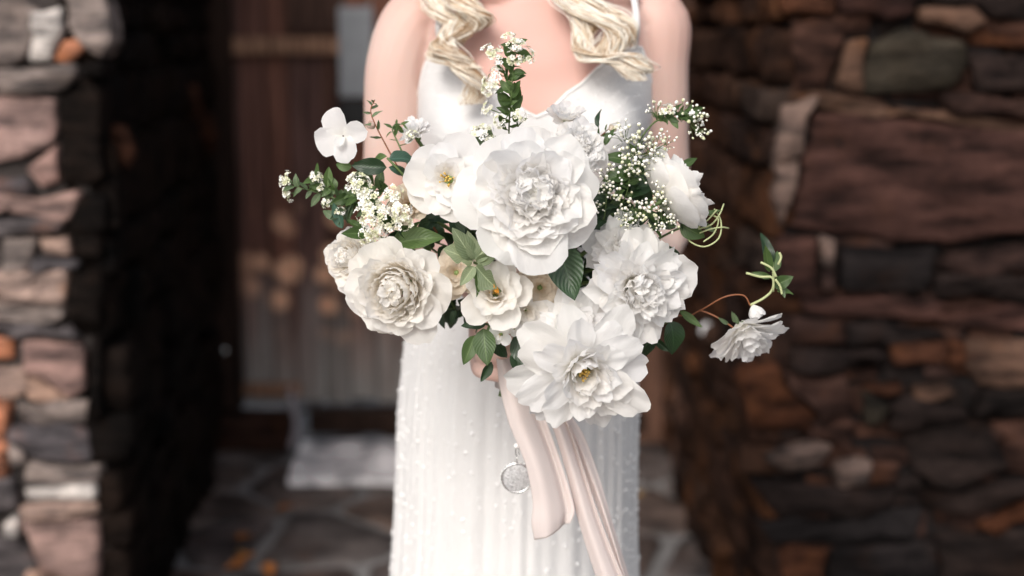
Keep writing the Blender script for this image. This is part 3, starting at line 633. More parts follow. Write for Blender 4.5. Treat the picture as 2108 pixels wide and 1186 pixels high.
def petal_lib(style, ring, var, mat):
    k = (style, ring, var, mat)
    if k not in PM:
        n_, L, W, a, b, cup, br, z0, ru, no = STYLES[style][ring]
        r = random.Random(hash((len(style), ord(style[0]), ord(style[1]), ring, var)))
        me = petal_mesh(L*r.uniform(.92, 1.06), W*r.uniform(.9, 1.1), a+r.uniform(-5, 5), b+r.uniform(-9, 9), cup*r.uniform(.85, 1.1), ru*r.uniform(.8, 1.3), no, r.random()*1000)
        me.materials.append(M[mat]); PM[k] = me
    return PM[k]
HANDLE = P(1052, 700, 1.60)
CORE = P(1085, 560, 1.63)
def frame(axis, roll=0):
    z = axis.normalized(); ref = Vector((0, 0, 1)) if abs(z.z) < .95 else Vector((0, -1, 0))
    x = ref.cross(z).normalized(); y = z.cross(x)
    return Matrix((x, y, z)).transposed().to_4x4() @ Matrix.Rotation(roll, 4, 'Z')
def flower(style, px, py, d, R, axis, label, mat='white_petal', roll=0.0, name='peony', cat='peony', stamens=0, seed=1, wob=.10, stem=True, group='blooms in the bridal bouquet', flat=1.0, skip=(), loose=.10):
    r = random.Random(seed*31+5); R = R/F*d; axis = Vector(axis).normalized(); c = P(px, py, d)
    base = c-axis*(R*.22)
    t = thing(name, base, label, cat, group); fm = frame(axis, roll)
    for ri, ring in enumerate(STYLES[style]):
        n_, L, W, a, b, cup, br, z0 = ring[:8]; off = r.uniform(0, 6.28)
        for k in range(n_):
            if (ri, k) in skip: continue
            phi = off+2*pi*k/n_+r.uniform(-wob, wob)
            s = r.uniform(.84, 1.10)
            m = fm @ Matrix.Rotation(phi, 4, 'Z') @ Matrix.Translation((br, 0, z0*flat+r.uniform(-.01, .02))) @ Matrix.Rotation(r.uniform(-loose, loose), 4, 'Y') @ Matrix.Rotation(r.uniform(-loose, loose)*1.3, 4, 'X')
            mm = Matrix.Scale(R, 4) @ m @ Matrix.Diagonal((s, s*r.uniform(.92, 1.08), s*flat, 1))
            link('petal', petal_lib(style, ri, r.randrange(4), mat), None, t, mm)
    if stamens:
        v, f = [], []
        for k in range(stamens):
            a = r.uniform(0, 6.28); q = r.uniform(.02, .16)*R; h = R*r.uniform(.25, .42)
            p0 = Vector((cos(a)*q*.5, sin(a)*q*.5, R*.08)); p1 = Vector((cos(a)*q, sin(a)*q, h))
            p0 = fm @ p0; p1 = fm @ p1
            tube_data([p0, p0.lerp(p1, .8), p1], [R*.008, R*.008, R*.022], 4, v, f)
        o = link('stamens', mesh('stamens', v, f), M['gold'], t); o['kind'] = 'stuff'
    # calyx and stem
    if stem:
        v, f = [], []
        end = HANDLE+Vector((r.uniform(-.008, .008), r.uniform(-.008, .008), r.uniform(-.03, 0)))
        mid = base.lerp(CORE+Vector((0, .01, -.03)), .6)-axis*.01
        pts = catmull([base+axis*R*.05, base-axis*.015, mid, end], 14)
        tube('stem', pts, .0022, M['stem'], t, 6, off=t.location)
        tube('calyx', [base+axis*R*.10, base+axis*R*.02, base-axis*.006], [R*.16, R*.12, .003], M['calyx'], t, 8, off=t.location)
    return t

fA = flower('peony', 1096, 398, 1.475, 163, (.06, -1, .12), 'largest white peony, full and facing the camera at the centre of the bouquet', seed=3, wob=.20, loose=.19, flat=.9)
fA2 = flower('peony', 1192, 300, 1.54, 66, (.5, -1, .6), 'white peony half hidden behind the upper right edge of the largest one', seed=9)
fA3 = flower('peony', 1050, 500, 1.515, 62, (-.25, -1, -.5), 'white peony peeping out under the largest bloom', seed=12)
fB = flower('open', 922, 370, 1.50, 102, (-.12, -1, .12), 'flat open white rose with a small golden centre, left of the largest peony', name='rose', cat='rose', stamens=22, seed=4)
fC = flower('rose', 818, 594, 1.50, 122, (-.22, -1, -.10), 'tightly swirled ivory garden rose at the lower left of the bouquet', mat='ivory_petal', name='garden_rose', cat='rose', seed=5)
fI = flower('rose', 722, 532, 1.55, 74, (-.7, -1, .35), 'smaller ivory rose tucked behind the left side of the swirled garden rose', mat='ivory_petal', name='garden_rose', cat='rose', seed=6)
fD = flower('fluffy', 1312, 592, 1.50, 122, (.30, -1, -.05), 'fluffy ruffled white peony on the right below the tiny buds', seed=7, wob=.28, loose=.24)
fD2 = flower('fluffy', 1285, 520, 1.54, 88, (.05, -1, .6), 'white peony whose torn petals rise behind the fluffy right one', seed=17, wob=.3, loose=.22)
fE = flower('spread', 1200, 762, 1.46, 138, (.10, -1, -.14), 'loose white peony with golden stamens hanging lowest above the ribbons', seed=8, stamens=26, wob=.26, loose=.2)
fE2 = flower('spread', 1180, 672, 1.50, 84, (-.15, -1, .5), 'white peony filling the gap above the lowest bloom', seed=18, wob=.26, loose=.2)
fF = flower('bowl', 1380, 400, 1.53, 84, (.74, .26, .50), 'closed white ranunculus seen from its smooth back at the upper right', name='ranunculus', cat='ranunculus', seed=10, loose=.05)
fG = flower('single', 702, 280, 1.55, 58, (-.25, -1, .1), 'five petalled white blossom high on the left edge of the bouquet', name='sweet_pea', cat='blossom', seed=11, stem=False)
fH = flower('double', 1532, 682, 1.55, 94, (.30, -.62, -.72), 'small double white rose dangling far out to the right on a thin stem', name='rose', cat='rose', seed=13, stem=False)
fJ = flower('cup', 1020, 606, 1.50, 82, (-.05, -.9, .35), 'half open white rose under the pale variegated leaves', mat='ivory_petal', name='rose', cat='rose', seed=14, stamens=10)
fK = flower('open', 1112, 592, 1.535, 66, (.1, -1, .2), 'beige faded rose between the dark leaf and the half open white rose', mat='cream_petal', name='rose', cat='rose', seed=15)
fK2 = flower('cup', 1082, 640, 1.52, 46, (.0, -1, -.1), 'small cream bloom left of the top of the lowest peony', mat='ivory_petal', name='rose', cat='rose', seed=16)
fK3 = flower('open', 940, 560, 1.545, 60, (.1, -1, .3), 'beige rose hidden between the garden rose and the variegated leaves', mat='cream_petal', name='rose', cat='rose', seed=26)
fL = flower('cup', 842, 420, 1.535, 50, (-.2, -1, .2), 'small cream rosebud just below the flat open white rose', mat='cream_petal', name='rose', cat='rose', seed=19)
fM = flower('double', 856, 272, 1.60, 40, (-.3, -.6, .9), 'blurred small white bloom at the back, above the flat open rose', name='rose', cat='rose', seed=20)
fM2 = flower('cup', 1165, 242, 1.62, 46, (.1, -.5, .9), 'blurred white bloom behind the top of the largest peony', name='rose', cat='rose', seed=21)
fN = flower('single', 1030, 690, 1.50, 28, (-.3, -1, -.2), 'tiny white blossom above the hand, its left petals open', name='blossom', cat='blossom', seed=22, stamens=8)
fN2 = flower('single', 1058, 676, 1.505, 22, (.3, -1, .2), 'tiny white blossom touching the top of the ribbon knot', name='blossom', cat='blossom', seed=23, stamens=8)
fO = flower('bud', 1552, 634, 1.55, 36, (.35, -.25, -.9), 'closed white bud resting on the dangling double rose', name='rosebud', cat='bud', seed=24, stem=False)

# ------------------------------------------------------------------ tiny blossoms
def floret_cluster(seed, nfl, R, fr):
    r = random.Random(seed); v, f = [], []
    for k in range(nfl):
        a = r.uniform(0, 6.28); el = r.uniform(.1, 1)**.7; d_ = Vector((cos(a)*sqrt(1-(el*.95)**2), sin(a)*sqrt(1-(el*.95)**2), el)); c = d_*R*r.uniform(.75, 1.1)
        fm = frame(d_+Vector((r.uniform(-.4, .4), r.uniform(-.4, .4), r.uniform(-.2, .4))), r.uniform(0, 6))
        for q in range(5):
            an = q*2*pi/5; b = len(v)
            for (x, y, z) in ((.15, 0, 0), (.7, -.42, .22), (1.05, 0, .3), (.7, .42, .22)):
                v.append(c+(fm @ Vector(((x*cos(an)-y*sin(an))*fr, (x*sin(an)+y*cos(an))*fr, z*fr))))
            f.append((b, b+1, b+2, b+3))
    return mesh('blossom_cluster', v, f, False)
def bud_cluster(seed, nb, R, br):
    """round buds on hair-thin stalks"""
    r = random.Random(seed); v, f = [], []; sv, sf = [], []
    for k in range(nb):
        a = r.uniform(0, 6.28); el = r.uniform(-.15, 1); d_ = Vector((cos(a)*sqrt(max(0, 1-el*el)), sin(a)*sqrt(max(0, 1-el*el)), el)); c = d_*R*r.uniform(.45, 1.05); q = br*r.uniform(.6, 1.15)
        b = len(v)
        for ring, (z, rr) in enumerate(((-.9, .45), (-.1, 1), (.75, .65))):
            for s in range(6): v.append(c+Vector((cos(s*pi/3)*rr*q, sin(s*pi/3)*rr*q, z*q)))
        v.append(c+Vector((0, 0, -1.05*q))); v.append(c+Vector((0, 0, 1.05*q)))
        for s in range(6):
            s2 = (s+1) % 6
            f += [(b+s, b+s2, b+6+s2, b+6+s), (b+6+s, b+6+s2, b+12+s2, b+12+s), (b+18, b+s2, b+s), (b+19, b+12+s, b+12+s2)]
        tube_data([Vector((0, 0, -R*.6)).lerp(c, .15), c*.5+Vector((0, 0, -R*.1)), c-Vector((0, 0, q))], .00035, 3, sv, sf, False)
    return mesh('bud_cluster', v, f), mesh('stalks', sv, sf)
FC = [floret_cluster(i, 22, .0115, .0034) for i in range(3)]
BC = [bud_cluster(i+50, 17, .022, .0027) for i in range(4)]
for m_ in FC: m_.materials.append(M['bud'])
for a, b in BC: a.materials.append(M['bud']); b.materials.append(M['stem'])
def cluster(parent, c, axis, s, kind, rng):
    m = Matrix.Translation(c-parent.location) @ frame(Vector(axis), rng.uniform(0, 6)) @ Matrix.Scale(s, 4)
    if kind == 'floret':
        o = link('blossom_cluster', FC[rng.randrange(3)], None, parent, m); o['kind'] = 'stuff'
    else:
        a, b = BC[rng.randrange(4)]
        o = link('bud_cluster', a, None, parent, m); o['kind'] = 'stuff'; o = link('stalks', b, None, parent, m); o['kind'] = 'stuff'

# ------------------------------------------------------------------ sprigs
def sprig(path, label, leaf=('oval', 'mid_leaf', .022), n=12, clusters=(), name='leafy_sprig', cat='sprig', seed=1, rad=.0013, stem_mat='stem', t0=.05, fwd=.5, spread=.9, group='greenery in the bridal bouquet', axis0=None):
    r = random.Random(seed); pts = catmull([P(*p) if not isinstance(p, Vector) else p for p in path], 18)
    t = thing(name, pts[0], label, cat, group)
    tube('stem', pts, lambda q: rad*(1-.6*q), M[stem_mat], t, 5, off=t.location)
    for k in range(n):
        q = t0+(1-t0)*(k+r.uniform(0, .5))/n; i = min(int(q*18), 17); p = pts[i].lerp(pts[i+1], q*18-i); tg = (pts[i+1]-pts[i]).normalized()
        side = Vector((tg.z, 0, -tg.x)); side = side.normalized() if side.length > .05 else Vector((1, 0, 0))
        side = side*(1 if k % 2 else -1)*r.uniform(.25, 1.1)+Vector((0, r.uniform(-1.1, .3), r.uniform(-.5, .5)))
        d_ = tg*fwd*r.uniform(.6, 1.3)+side*spread
        add_leaf(t, p, d_, Vector((r.uniform(-1, 1), -1, r.uniform(-.2, 1.2))), leaf[2]*r.uniform(.6, 1.45)*(1-.3*q), leaf[0], leaf[1], r)
    for (x, y, d, ax, s, kind) in clusters: 
        c = P(x, y, d); cluster(t, c, ax, s, kind, r)
        j = min(range(len(pts)), key=lambda i: (pts[max(0, i-2)]-c).length); b = pts[max(0, j-2)]
        if (b-c).length > .004: tube('twig', [b, b.lerp(c, .5)+Vector((0, 0, -.002)), c], .0006, M[stem_mat], t, 4, off=t.location)
    return t
U = (0, -.3, 1)
sprig([(1060, 470, 1.58), (1048, 300, 1.56), (1052, 200, 1.53), (1062, 82, 1.52)], 'upright flowering sprig rising highest over the neckline', ('oval', 'mid_leaf', .021), 22,
  [(1012, 114, 1.52, (-.2, -.4, 1), .95, 'floret'), (1022, 122, 1.52, (-.2, -.6, .6), .8, 'floret'), (1048, 82, 1.52, U, .7, 'floret'), (1064, 100, 1.515, U, .9, 'floret'), (1080, 118, 1.52, (.4, -.6, .6), .9, 'floret'), (1058, 120, 1.52, (0, -.8, .4), .9, 'floret'), (1018, 170, 1.53, (-.6, -.7, .2), 1., 'floret'), (1010, 185, 1.53, (-.6, -.7, .2), .8, 'floret'),
   (1008, 225, 1.54, (-.6, -.5, .3), .7, 'floret'), (1068, 238, 1.52, (.5, -.8, 0), .7, 'floret'), (1032, 250, 1.53, (-.5, -.8, 0), .7, 'floret')], seed=3, t0=.42, name='flowering_sprig')
sprig([(1030, 330, 1.60), (1005, 300, 1.58), (985, 278, 1.57)], 'short budded sprig between the flat open rose and the largest peony', ('oval', 'grey_leaf', .020), 7, [(985, 285, 1.57, U, 1., 'floret'), (1000, 272, 1.57, U, .8, 'floret'), (1012, 296, 1.565, U, .7, 'floret')], seed=4)
sprig([(880, 500, 1.58), (780, 430, 1.57), (722, 420, 1.56), (690, 455, 1.555)], 'grey green leafy sprig curving down left of the spirea', ('oval', 'grey_leaf', .023), 16, [(700, 440, 1.55, U, .6, 'floret')], seed=41, t0=.3)
sprig([(880, 420, 1.585), (800, 400, 1.575), (760, 372, 1.57), (735, 350, 1.57)], 'leafy sprig between the five petalled blossom and the spirea', ('oval', 'mid_leaf', .022), 14, [(742, 372, 1.56, U, .7, 'floret')], seed=42, t0=.3)
sprig([(860, 470, 1.57), (760, 440, 1.56), (680, 405, 1.56), (592, 380, 1.57)], 'flowering sprig reaching farthest out to the left', ('oval', 'grey_leaf', .021), 26,
  [(596, 372, 1.57, (-1, -.3, .3), .9, 'floret'), (600, 398, 1.57, (-1, -.3, -.3), .8, 'floret'), (652, 368, 1.56, (0, -.5, 1), .7, 'floret'), (658, 384, 1.56, (0, -.8, .6), .55, 'floret'), (672, 418, 1.56, (0, -1, 0), .5, 'floret')], seed=5, t0=.15, name='flowering_sprig')
sprig([(900, 520, 1.57), (830, 470, 1.55), (770, 430, 1.53), (735, 380, 1.54)], 'spirea sprig thick with white florets above the garden rose', ('oval', 'mid_leaf', .022), 24,
  [(738, 385, 1.53, U, 1.2, 'floret'), (745, 392, 1.525, (0, -1, .4), 1.0, 'floret'), (764, 418, 1.52, (0, -1, .5), 1.1, 'floret'), (752, 440, 1.52, (-.4, -1, .3), 1.0, 'floret'), (778, 446, 1.515, (0, -1, .4), 1.1, 'floret'), (800, 452, 1.515, (.2, -1, .4), 1.1, 'floret'), (770, 468, 1.515, (0, -1, 0), 1.1, 'floret'), (796, 424, 1.52, (0, -1, .6), 1., 'floret'),
   (824, 438, 1.51, (.2, -1, .2), 1., 'floret'), (812, 402, 1.52, (0, -1, .6), .9, 'floret'), (830, 460, 1.51, (.2, -1, .2), .8, 'floret'), (756, 482, 1.52, (0, -1, -.2), .9, 'floret'), (784, 480, 1.52, (0, -1, -.2), .7, 'floret')], seed=6, name='spirea_sprig')
sprig([(900, 480, 1.57), (840, 380, 1.57), (795, 300, 1.575), (764, 235, 1.58), (772, 205, 1.58)], 'thin reddish twig with a pink bud standing before the bare arm', ('narrow', 'grey_leaf', .015), 9, (), seed=7, stem_mat='red_stem', t0=.55, spread=.6, name='budded_twig')
flower('bud', 768, 262, 1.58, 20, (-.5, -.3, .8), 'pale pink bud on the thin twig before the bare arm', 'blush_petal', name='rosebud', cat='bud', seed=31, stem=False)
sprig([(850, 360, 1.58), (822, 300, 1.585), (808, 262, 1.59), (835, 255, 1.59)], 'airy twig with small leaves beside the blurred back bloom', ('narrow', 'mid_leaf', .015), 10, [(850, 285, 1.585, U, .7, 'floret')], seed=8, t0=.4)
# big leaves to the left
def leafspray(path, items, label, seed=1, name='leaf_spray', stem_mat='stem', rad=.0014):
    """items: (base px,py,d, tip px,py,d, kind, mat)"""
    r = random.Random(seed); pts = catmull([P(*p) for p in path], 12); t = thing(name, pts[0], label, 'leaves', 'greenery in the bridal bouquet')
    tube('stem', pts, rad, M[stem_mat], t, 5, off=t.location)
    for (bx, by, bd, tx, ty, td, kind, mat) in items:
        b = P(bx, by, bd); e = P(tx, ty, td); L = (e-b).length
        add_leaf(t, b, e-b, Vector((r.uniform(-.35, .35), -1, r.uniform(.1, .7))), L*1.04, kind, mat, r)
    return t
leafspray([(880, 420, 1.57), (830, 360, 1.55), (797, 325, 1.55)], [(796, 345, 1.545, 722, 340, 1.54, 'oval', 'dark_leaf'), (797, 322, 1.55, 745, 328, 1.56, 'narrow', 'mid_leaf'), (800, 328, 1.55, 866, 318, 1.56, 'oval', 'teal_leaf'), (800, 344, 1.548, 858, 362, 1.555, 'narrow', 'teal_leaf'), (724, 345, 1.56, 690, 338, 1.565, 'broad', 'mid_leaf')], 'spray of large glossy leaves under the five petalled blossom', 2)
leafspray([(940, 640, 1.58), (860, 520, 1.57), (720, 470, 1.56)], [(760, 480, 1.53, 705, 482, 1.52, 'oval', 'mid_leaf'), (705, 470, 1.55, 690, 420, 1.55, 'oval', 'teal_leaf'), (745, 470, 1.54, 715, 455, 1.54, 'oval', 'mid_leaf'), (820, 500, 1.54, 905, 478, 1.52, 'oval', 'mid_leaf'), (870, 500, 1.55, 820, 480, 1.54, 'oval', 'dark_leaf'), (880, 450, 1.56, 940, 452, 1.55, 'oval', 'dark_leaf'), (900, 440, 1.56, 860, 480, 1.55, 'broad', 'dark_leaf'), (930, 440, 1.55, 950, 500, 1.54, 'oval', 'dark_leaf')], 'dark glossy leaves between the open rose and the garden rose', 3)
leafspray([(1090, 620, 1.58), (1130, 560, 1.55), (1135, 505, 1.53)], [(1150, 500, 1.50, 1182, 616, 1.475, 'broad', 'dark_leaf'), (1110, 500, 1.53, 1090, 540, 1.52, 'oval', 'dark_leaf'), (1075, 545, 1.53, 1046, 540, 1.52, 'oval', 'dark_leaf')], 'single large dark leaf pointing down below the largest peony', 4)
leafspray([(1020, 680, 1.56), (1000, 560, 1.53), (976, 540, 1.51)], [(972, 540, 1.495, 918, 508, 1.48, 'ivy', 'pale_leaf'), (974, 536, 1.495, 934, 470, 1.485, 'oval', 'pale_leaf'), (976, 534, 1.495, 968, 478, 1.485, 'oval', 'pale_leaf'), (978, 536, 1.495, 1012, 494, 1.485, 'broad', 'pale_leaf'), (980, 540, 1.495, 1024, 522, 1.485, 'oval', 'pale_leaf'),
   (976, 548, 1.49, 948, 588, 1.475, 'oval', 'pale_leaf'), (980, 548, 1.49, 1016, 596, 1.47, 'ivy', 'pale_leaf'), (978, 552, 1.49, 996, 606, 1.475, 'narrow', 'mid_leaf')], 'pale green variegated ivy leaves in the middle of the bouquet', 5, 'ivy_sprig')
rt = leafspray([(1030, 600, 1.49), (1026, 596, 1.484), (1022, 592, 1.48)], [(1026, 604, 1.478, 1016, 584, 1.472, 'narrow', 'mid_leaf')], 'small leaf with a rust orange tip resting in the half open white rose', 9, 'rusty_leaf')
for ch in rt.children:
    if ch.name.startswith('leaf'): me = ch.data.copy(); me.materials.clear(); me.materials.append(M['rust']); ch.data = me
leafspray([(1046, 690, 1.57), (1010, 670, 1.53), (985, 665, 1.52)], [(1000, 668, 1.51, 952, 662, 1.50, 'oval', 'dark_leaf'), (1005, 670, 1.505, 1030, 712, 1.50, 'oval', 'mid_leaf'), (995, 676, 1.505, 1002, 752, 1.49, 'broad', 'mid_leaf'), (978, 690, 1.51, 954, 752, 1.50, 'oval', 'mid_leaf'), (940, 640, 1.53, 922, 660, 1.52, 'oval', 'dark_leaf'), (1012, 745, 1.52, 990, 782, 1.52, 'oval', 'dark_leaf'), (1020, 700, 1.52, 1040, 745, 1.52, 'broad', 'dark_leaf')], 'glossy green leaves hanging over the gripping hand', 6)
leafspray([(1050, 680, 1.57), (1080, 700, 1.53), (1100, 720, 1.52)], [(1060, 690, 1.52, 1100, 760, 1.50, 'broad', 'dark_leaf'), (1070, 715, 1.51, 1130, 740, 1.50, 'oval', 'dark_leaf'), (1060, 720, 1.515, 1075, 775, 1.505, 'broad', 'dark_leaf'), (1050, 660, 1.53, 1090, 680, 1.52, 'oval', 'dark_leaf')], 'dark leaves left of the lowest peony, above the ribbon', 7)
leafspray([(1150, 640, 1.6), (1300, 690, 1.57), (1380, 660, 1.56)], [(1380, 660, 1.54, 1400, 736, 1.53, 'broad', 'dark_leaf'), (1350, 690, 1.54, 1300, 735, 1.53, 'broad', 'dark_leaf'), (1400, 640, 1.55, 1440, 672, 1.55, 'narrow', 'mid_leaf'), (1350, 700, 1.545, 1376, 722, 1.54, 'oval', 'dark_leaf'), (1400, 530, 1.55, 1360, 512, 1.54, 'oval', 'dark_leaf'), (1330, 700, 1.55, 1290, 700, 1.54, 'oval', 'dark_leaf')], 'dark leaves hanging below the fluffy right peony', 8)
leafspray([(1150, 560, 1.61), (1260, 460, 1.58), (1290, 330, 1.57)], [(1290, 330, 1.56, 1245, 318, 1.55, 'oval', 'mid_leaf'), (1245, 300, 1.57, 1262, 258, 1.57, 'narrow', 'mid_leaf'), (1232, 262, 1.58, 1222, 222, 1.58, 'narrow', 'dark_leaf'), (1300, 360, 1.56, 1240, 362, 1.55, 'broad', 'mid_leaf'), (1280, 400, 1.57, 1360, 368, 1.55, 'broad', 'dark_leaf'), (1300, 400, 1.57, 1276, 350, 1.55, 'oval', 'dark_leaf'),
   (1340, 420, 1.57, 1300, 380, 1.56, 'broad', 'dark_leaf'), (1230, 470, 1.57, 1280, 410, 1.56, 'broad', 'dark_leaf'), (1280, 470, 1.57, 1340, 420, 1.56, 'broad', 'dark_leaf'), (1240, 480, 1.56, 1200, 440, 1.56, 'broad', 'dark_leaf'), (1250, 500, 1.56, 1230, 430, 1.56, 'broad', 'dark_leaf'), (1390, 470, 1.56, 1350, 430, 1.56, 'broad', 'dark_leaf'), (1330, 470, 1.56, 1390, 430, 1.56, 'oval', 'dark_leaf'), (1210, 420, 1.57, 1260, 380, 1.56, 'broad', 'dark_leaf')], 'broad dark leaves behind the tiny white buds on the right', 10)
# bud sprays on the right
def budspray(path, cl, label, seed, leaves=8, lmat='mid_leaf', ll=.02):
    return sprig(path, label, ('oval', lmat, ll), leaves, cl, seed=seed, name='bud_spray', cat='sprig', t0=.3)
V = (0.1, -.9, .5)
sprig([(1080, 330, 1.57), (1066, 260, 1.55), (1052, 190, 1.535), (1040, 140, 1.53)], 'second leafy stem close behind the tall flowering sprig', ('oval', 'mid_leaf', .020), 14, [(1026, 150, 1.53, U, .7, 'floret')], seed=44, t0=.25)
sprig([(830, 440, 1.57), (750, 412, 1.56), (690, 392, 1.56), (640, 372, 1.56)], 'bushy grey green sprig lying along the far left flowering sprig', ('oval', 'mid_leaf', .022), 16, [(652, 372, 1.555, U, .5, 'floret')], seed=45, t0=.2)
budspray([(1180, 520, 1.60), (1270, 400, 1.56), (1320, 300, 1.54)], [(1290, 285, 1.52, V, .9, 'bud'), (1322, 290, 1.52, V, .9, 'bud'), (1350, 300, 1.52, V, .9, 'bud'), (1300, 312, 1.515, V, .8, 'bud'), (1335, 318, 1.515, V, .8, 'bud'), (1372, 296, 1.525, V, .6, 'bud')], 'dense spray of tiny white buds between neckline and ranunculus', 21, 12)
budspray([(1190, 540, 1.60), (1280, 420, 1.56), (1300, 340, 1.54)], [(1290, 335, 1.52, V, .8, 'bud'), (1318, 352, 1.52, V, .8, 'bud'), (1300, 362, 1.525, V, .6, 'bud')], 'second row of tiny buds left of the ranunculus', 22, 8)
budspray([(1190, 540, 1.60), (1240, 460, 1.56), (1250, 380, 1.54)], [(1248, 362, 1.53, V, .7, 'bud'), (1244, 388, 1.53, V, .6, 'bud'), (1262, 402, 1.53, V, .7, 'bud'), (1228, 428, 1.53, V, .5, 'bud')], 'sparse tiny buds at the right rim of the largest peony', 23, 6, 'dark_leaf')
budspray([(1190, 560, 1.60), (1290, 480, 1.56), (1330, 420, 1.54)], [(1300, 430, 1.525, V, .8, 'bud'), (1285, 445, 1.525, V, .6, 'bud'), (1320, 442, 1.525, V, .7, 'bud'), (1290, 462, 1.525, V, .5, 'bud')], 'tiny cream buds in the dark hollow over the fluffy peony', 24, 8, 'dark_leaf')
budspray([(1200, 560, 1.60), (1340, 480, 1.56), (1365, 380, 1.54)], [(1362, 382, 1.52, V, .6, 'bud'), (1358, 412, 1.52, V, .8, 'bud'), (1376, 420, 1.52, V, .7, 'bud'), (1362, 452, 1.52, V, .7, 'bud'), (1380, 462, 1.52, V, .6, 'bud'), (1350, 466, 1.52, V, .5, 'bud')], 'tiny white buds against the back of the ranunculus', 25, 10)
sprig([(1240, 420, 1.6), (1330, 270, 1.58), (1380, 240, 1.57), (1430, 230, 1.57)], 'outermost budded sprig at the upper right, before the bare arm', ('oval', 'mid_leaf', .017), 22,
  [(1405, 232, 1.565, (.2, -.5, 1), .85, 'bud'), (1430, 240, 1.57, (.9, -.3, .4), .7, 'bud'), (1372, 232, 1.565, (0, -.5, 1), .8, 'floret'), (1350, 230, 1.57, U, .6, 'bud'), (1438, 268, 1.57, (.9, -.3, -.4), .6, 'bud'), (1428, 265, 1.57, (.6, -.3, -.6), .5, 'bud')], seed=27, t0=.45)
sprig([(1180, 330, 1.62), (1225, 290, 1.6), (1262, 258, 1.60)], 'small sprig with a beige bud behind the right rim of the largest peony', ('narrow', 'mid_leaf', .016), 8, [(1268, 266, 1.59, U, .6, 'floret')], seed=28, stem_mat='red_stem')
flower('bud', 1258, 270, 1.59, 20, (.4, -.3, .8), 'beige bud poking up before the dress at the upper right', 'cream_petal', name='rosebud', cat='bud', seed=32, stem=False)
# loops of pale tendril on the right
tn = thing('curling_tendril', P(1400, 470, 1.55), 'pale green tendrils looping below the ranunculus', 'tendril', 'greenery in the bridal bouquet')
for pth in ([(1410, 470, 1.56), (1418, 495, 1.55), (1450, 508, 1.54), (1480, 490, 1.54), (1484, 455, 1.545), (1470, 430, 1.55)], [(1450, 440, 1.55), (1478, 450, 1.54), (1470, 480, 1.54), (1448, 498, 1.54)], [(1438, 472, 1.545), (1465, 462, 1.54), (1482, 440, 1.54), (1490, 420, 1.55)],
            [(1440, 480, 1.545), (1462, 472, 1.54), (1486, 468, 1.54), (1500, 470, 1.55)], [(1436, 470, 1.54), (1458, 452, 1.54), (1476, 432, 1.54)]):
    tube('tendril', catmull([P(*p) for p in pth], 20), .0009, M['tendril'], tn, 5, off=tn.location)
leafspray([(1340, 500, 1.59), (1400, 470, 1.56), (1440, 470, 1.55)], [(1400, 462, 1.55, 1452, 492, 1.54, 'broad', 'mid_leaf'), (1420, 450, 1.55, 1480, 440, 1.545, 'narrow', 'mid_leaf'), (1392, 450, 1.55, 1432, 480, 1.55, 'oval', 'dark_leaf'), (1440, 455, 1.55, 1474, 480, 1.54, 'narrow', 'grey_leaf'), (1395, 350, 1.58, 1440, 318, 1.58, 'narrow', 'mid_leaf')], 'green leaves under the ranunculus among the tendrils', 11)
# dangling branch on the right
br = thing('drooping_twig', P(1400, 620, 1.57), 'thin reddish twig arching out to the dangling double rose', 'twig', 'greenery in the bridal bouquet')
tube('stem', catmull([P(1250, 640, 1.6), P(1400, 650, 1.57), P(1440, 640, 1.56), P(1490, 612, 1.55), P(1530, 608, 1.55), P(1545, 630, 1.55)], 24), .0009, M['red_stem'], br, 5, off=br.location)
tube('stem', catmull([P(1440, 638, 1.56), P(1470, 650, 1.555), P(1500, 668, 1.55), P(1516, 680, 1.55)], 12), .0010, M['red_stem'], br, 5, off=br.location)
r_ = random.Random(4)
for (a, b) in (((1500, 668), (1478, 654)), ((1512, 664), (1504, 640)), ((1520, 668), (1512, 648)), ((1520, 674), (1540, 652))):
    add_leaf(br, P(*a, 1.55), P(*b, 1.545)-P(*a, 1.55), Vector((0, -1, .3)), .016, 'narrow', 'grey_leaf', r_, 'sepal')
tw = leafspray([(1545, 628, 1.55), (1575, 612, 1.55), (1592, 590, 1.55), (1590, 540, 1.55)], [(1585, 550, 1.55, 1578, 472, 1.55, 'narrow', 'dark_leaf'), (1585, 560, 1.55, 1572, 505, 1.54, 'narrow', 'mid_leaf'), (1590, 560, 1.55, 1606, 515, 1.55, 'oval', 'mid_leaf'), (1592, 590, 1.55, 1632, 570, 1.54, 'broad', 'mid_leaf'), (1600, 600, 1.55, 1634, 592, 1.545, 'oval', 'mid_leaf'), (1588, 572, 1.55, 1548, 560, 1.55, 'narrow', 'mid_leaf'), (1598, 575, 1.55, 1612, 612, 1.545, 'oval', 'grey_leaf')], 'green leaf shoot standing over the dangling double rose', 12, stem_mat='tendril')
for pth in ([(1592, 600, 1.545), (1590, 572, 1.54), (1565, 570, 1.54), (1536, 562, 1.54)], [(1598, 570, 1.54), (1588, 552, 1.54), (1566, 540, 1.54)], [(1610, 606, 1.54), (1606, 590, 1.54), (1596, 575, 1.54)], [(1602, 545, 1.54), (1608, 530, 1.54), (1604, 520, 1.54)]):
    tube('tendril', catmull([P(*p) for p in pth], 12), .0014, M['tendril'], tw, 5, off=tw.location)
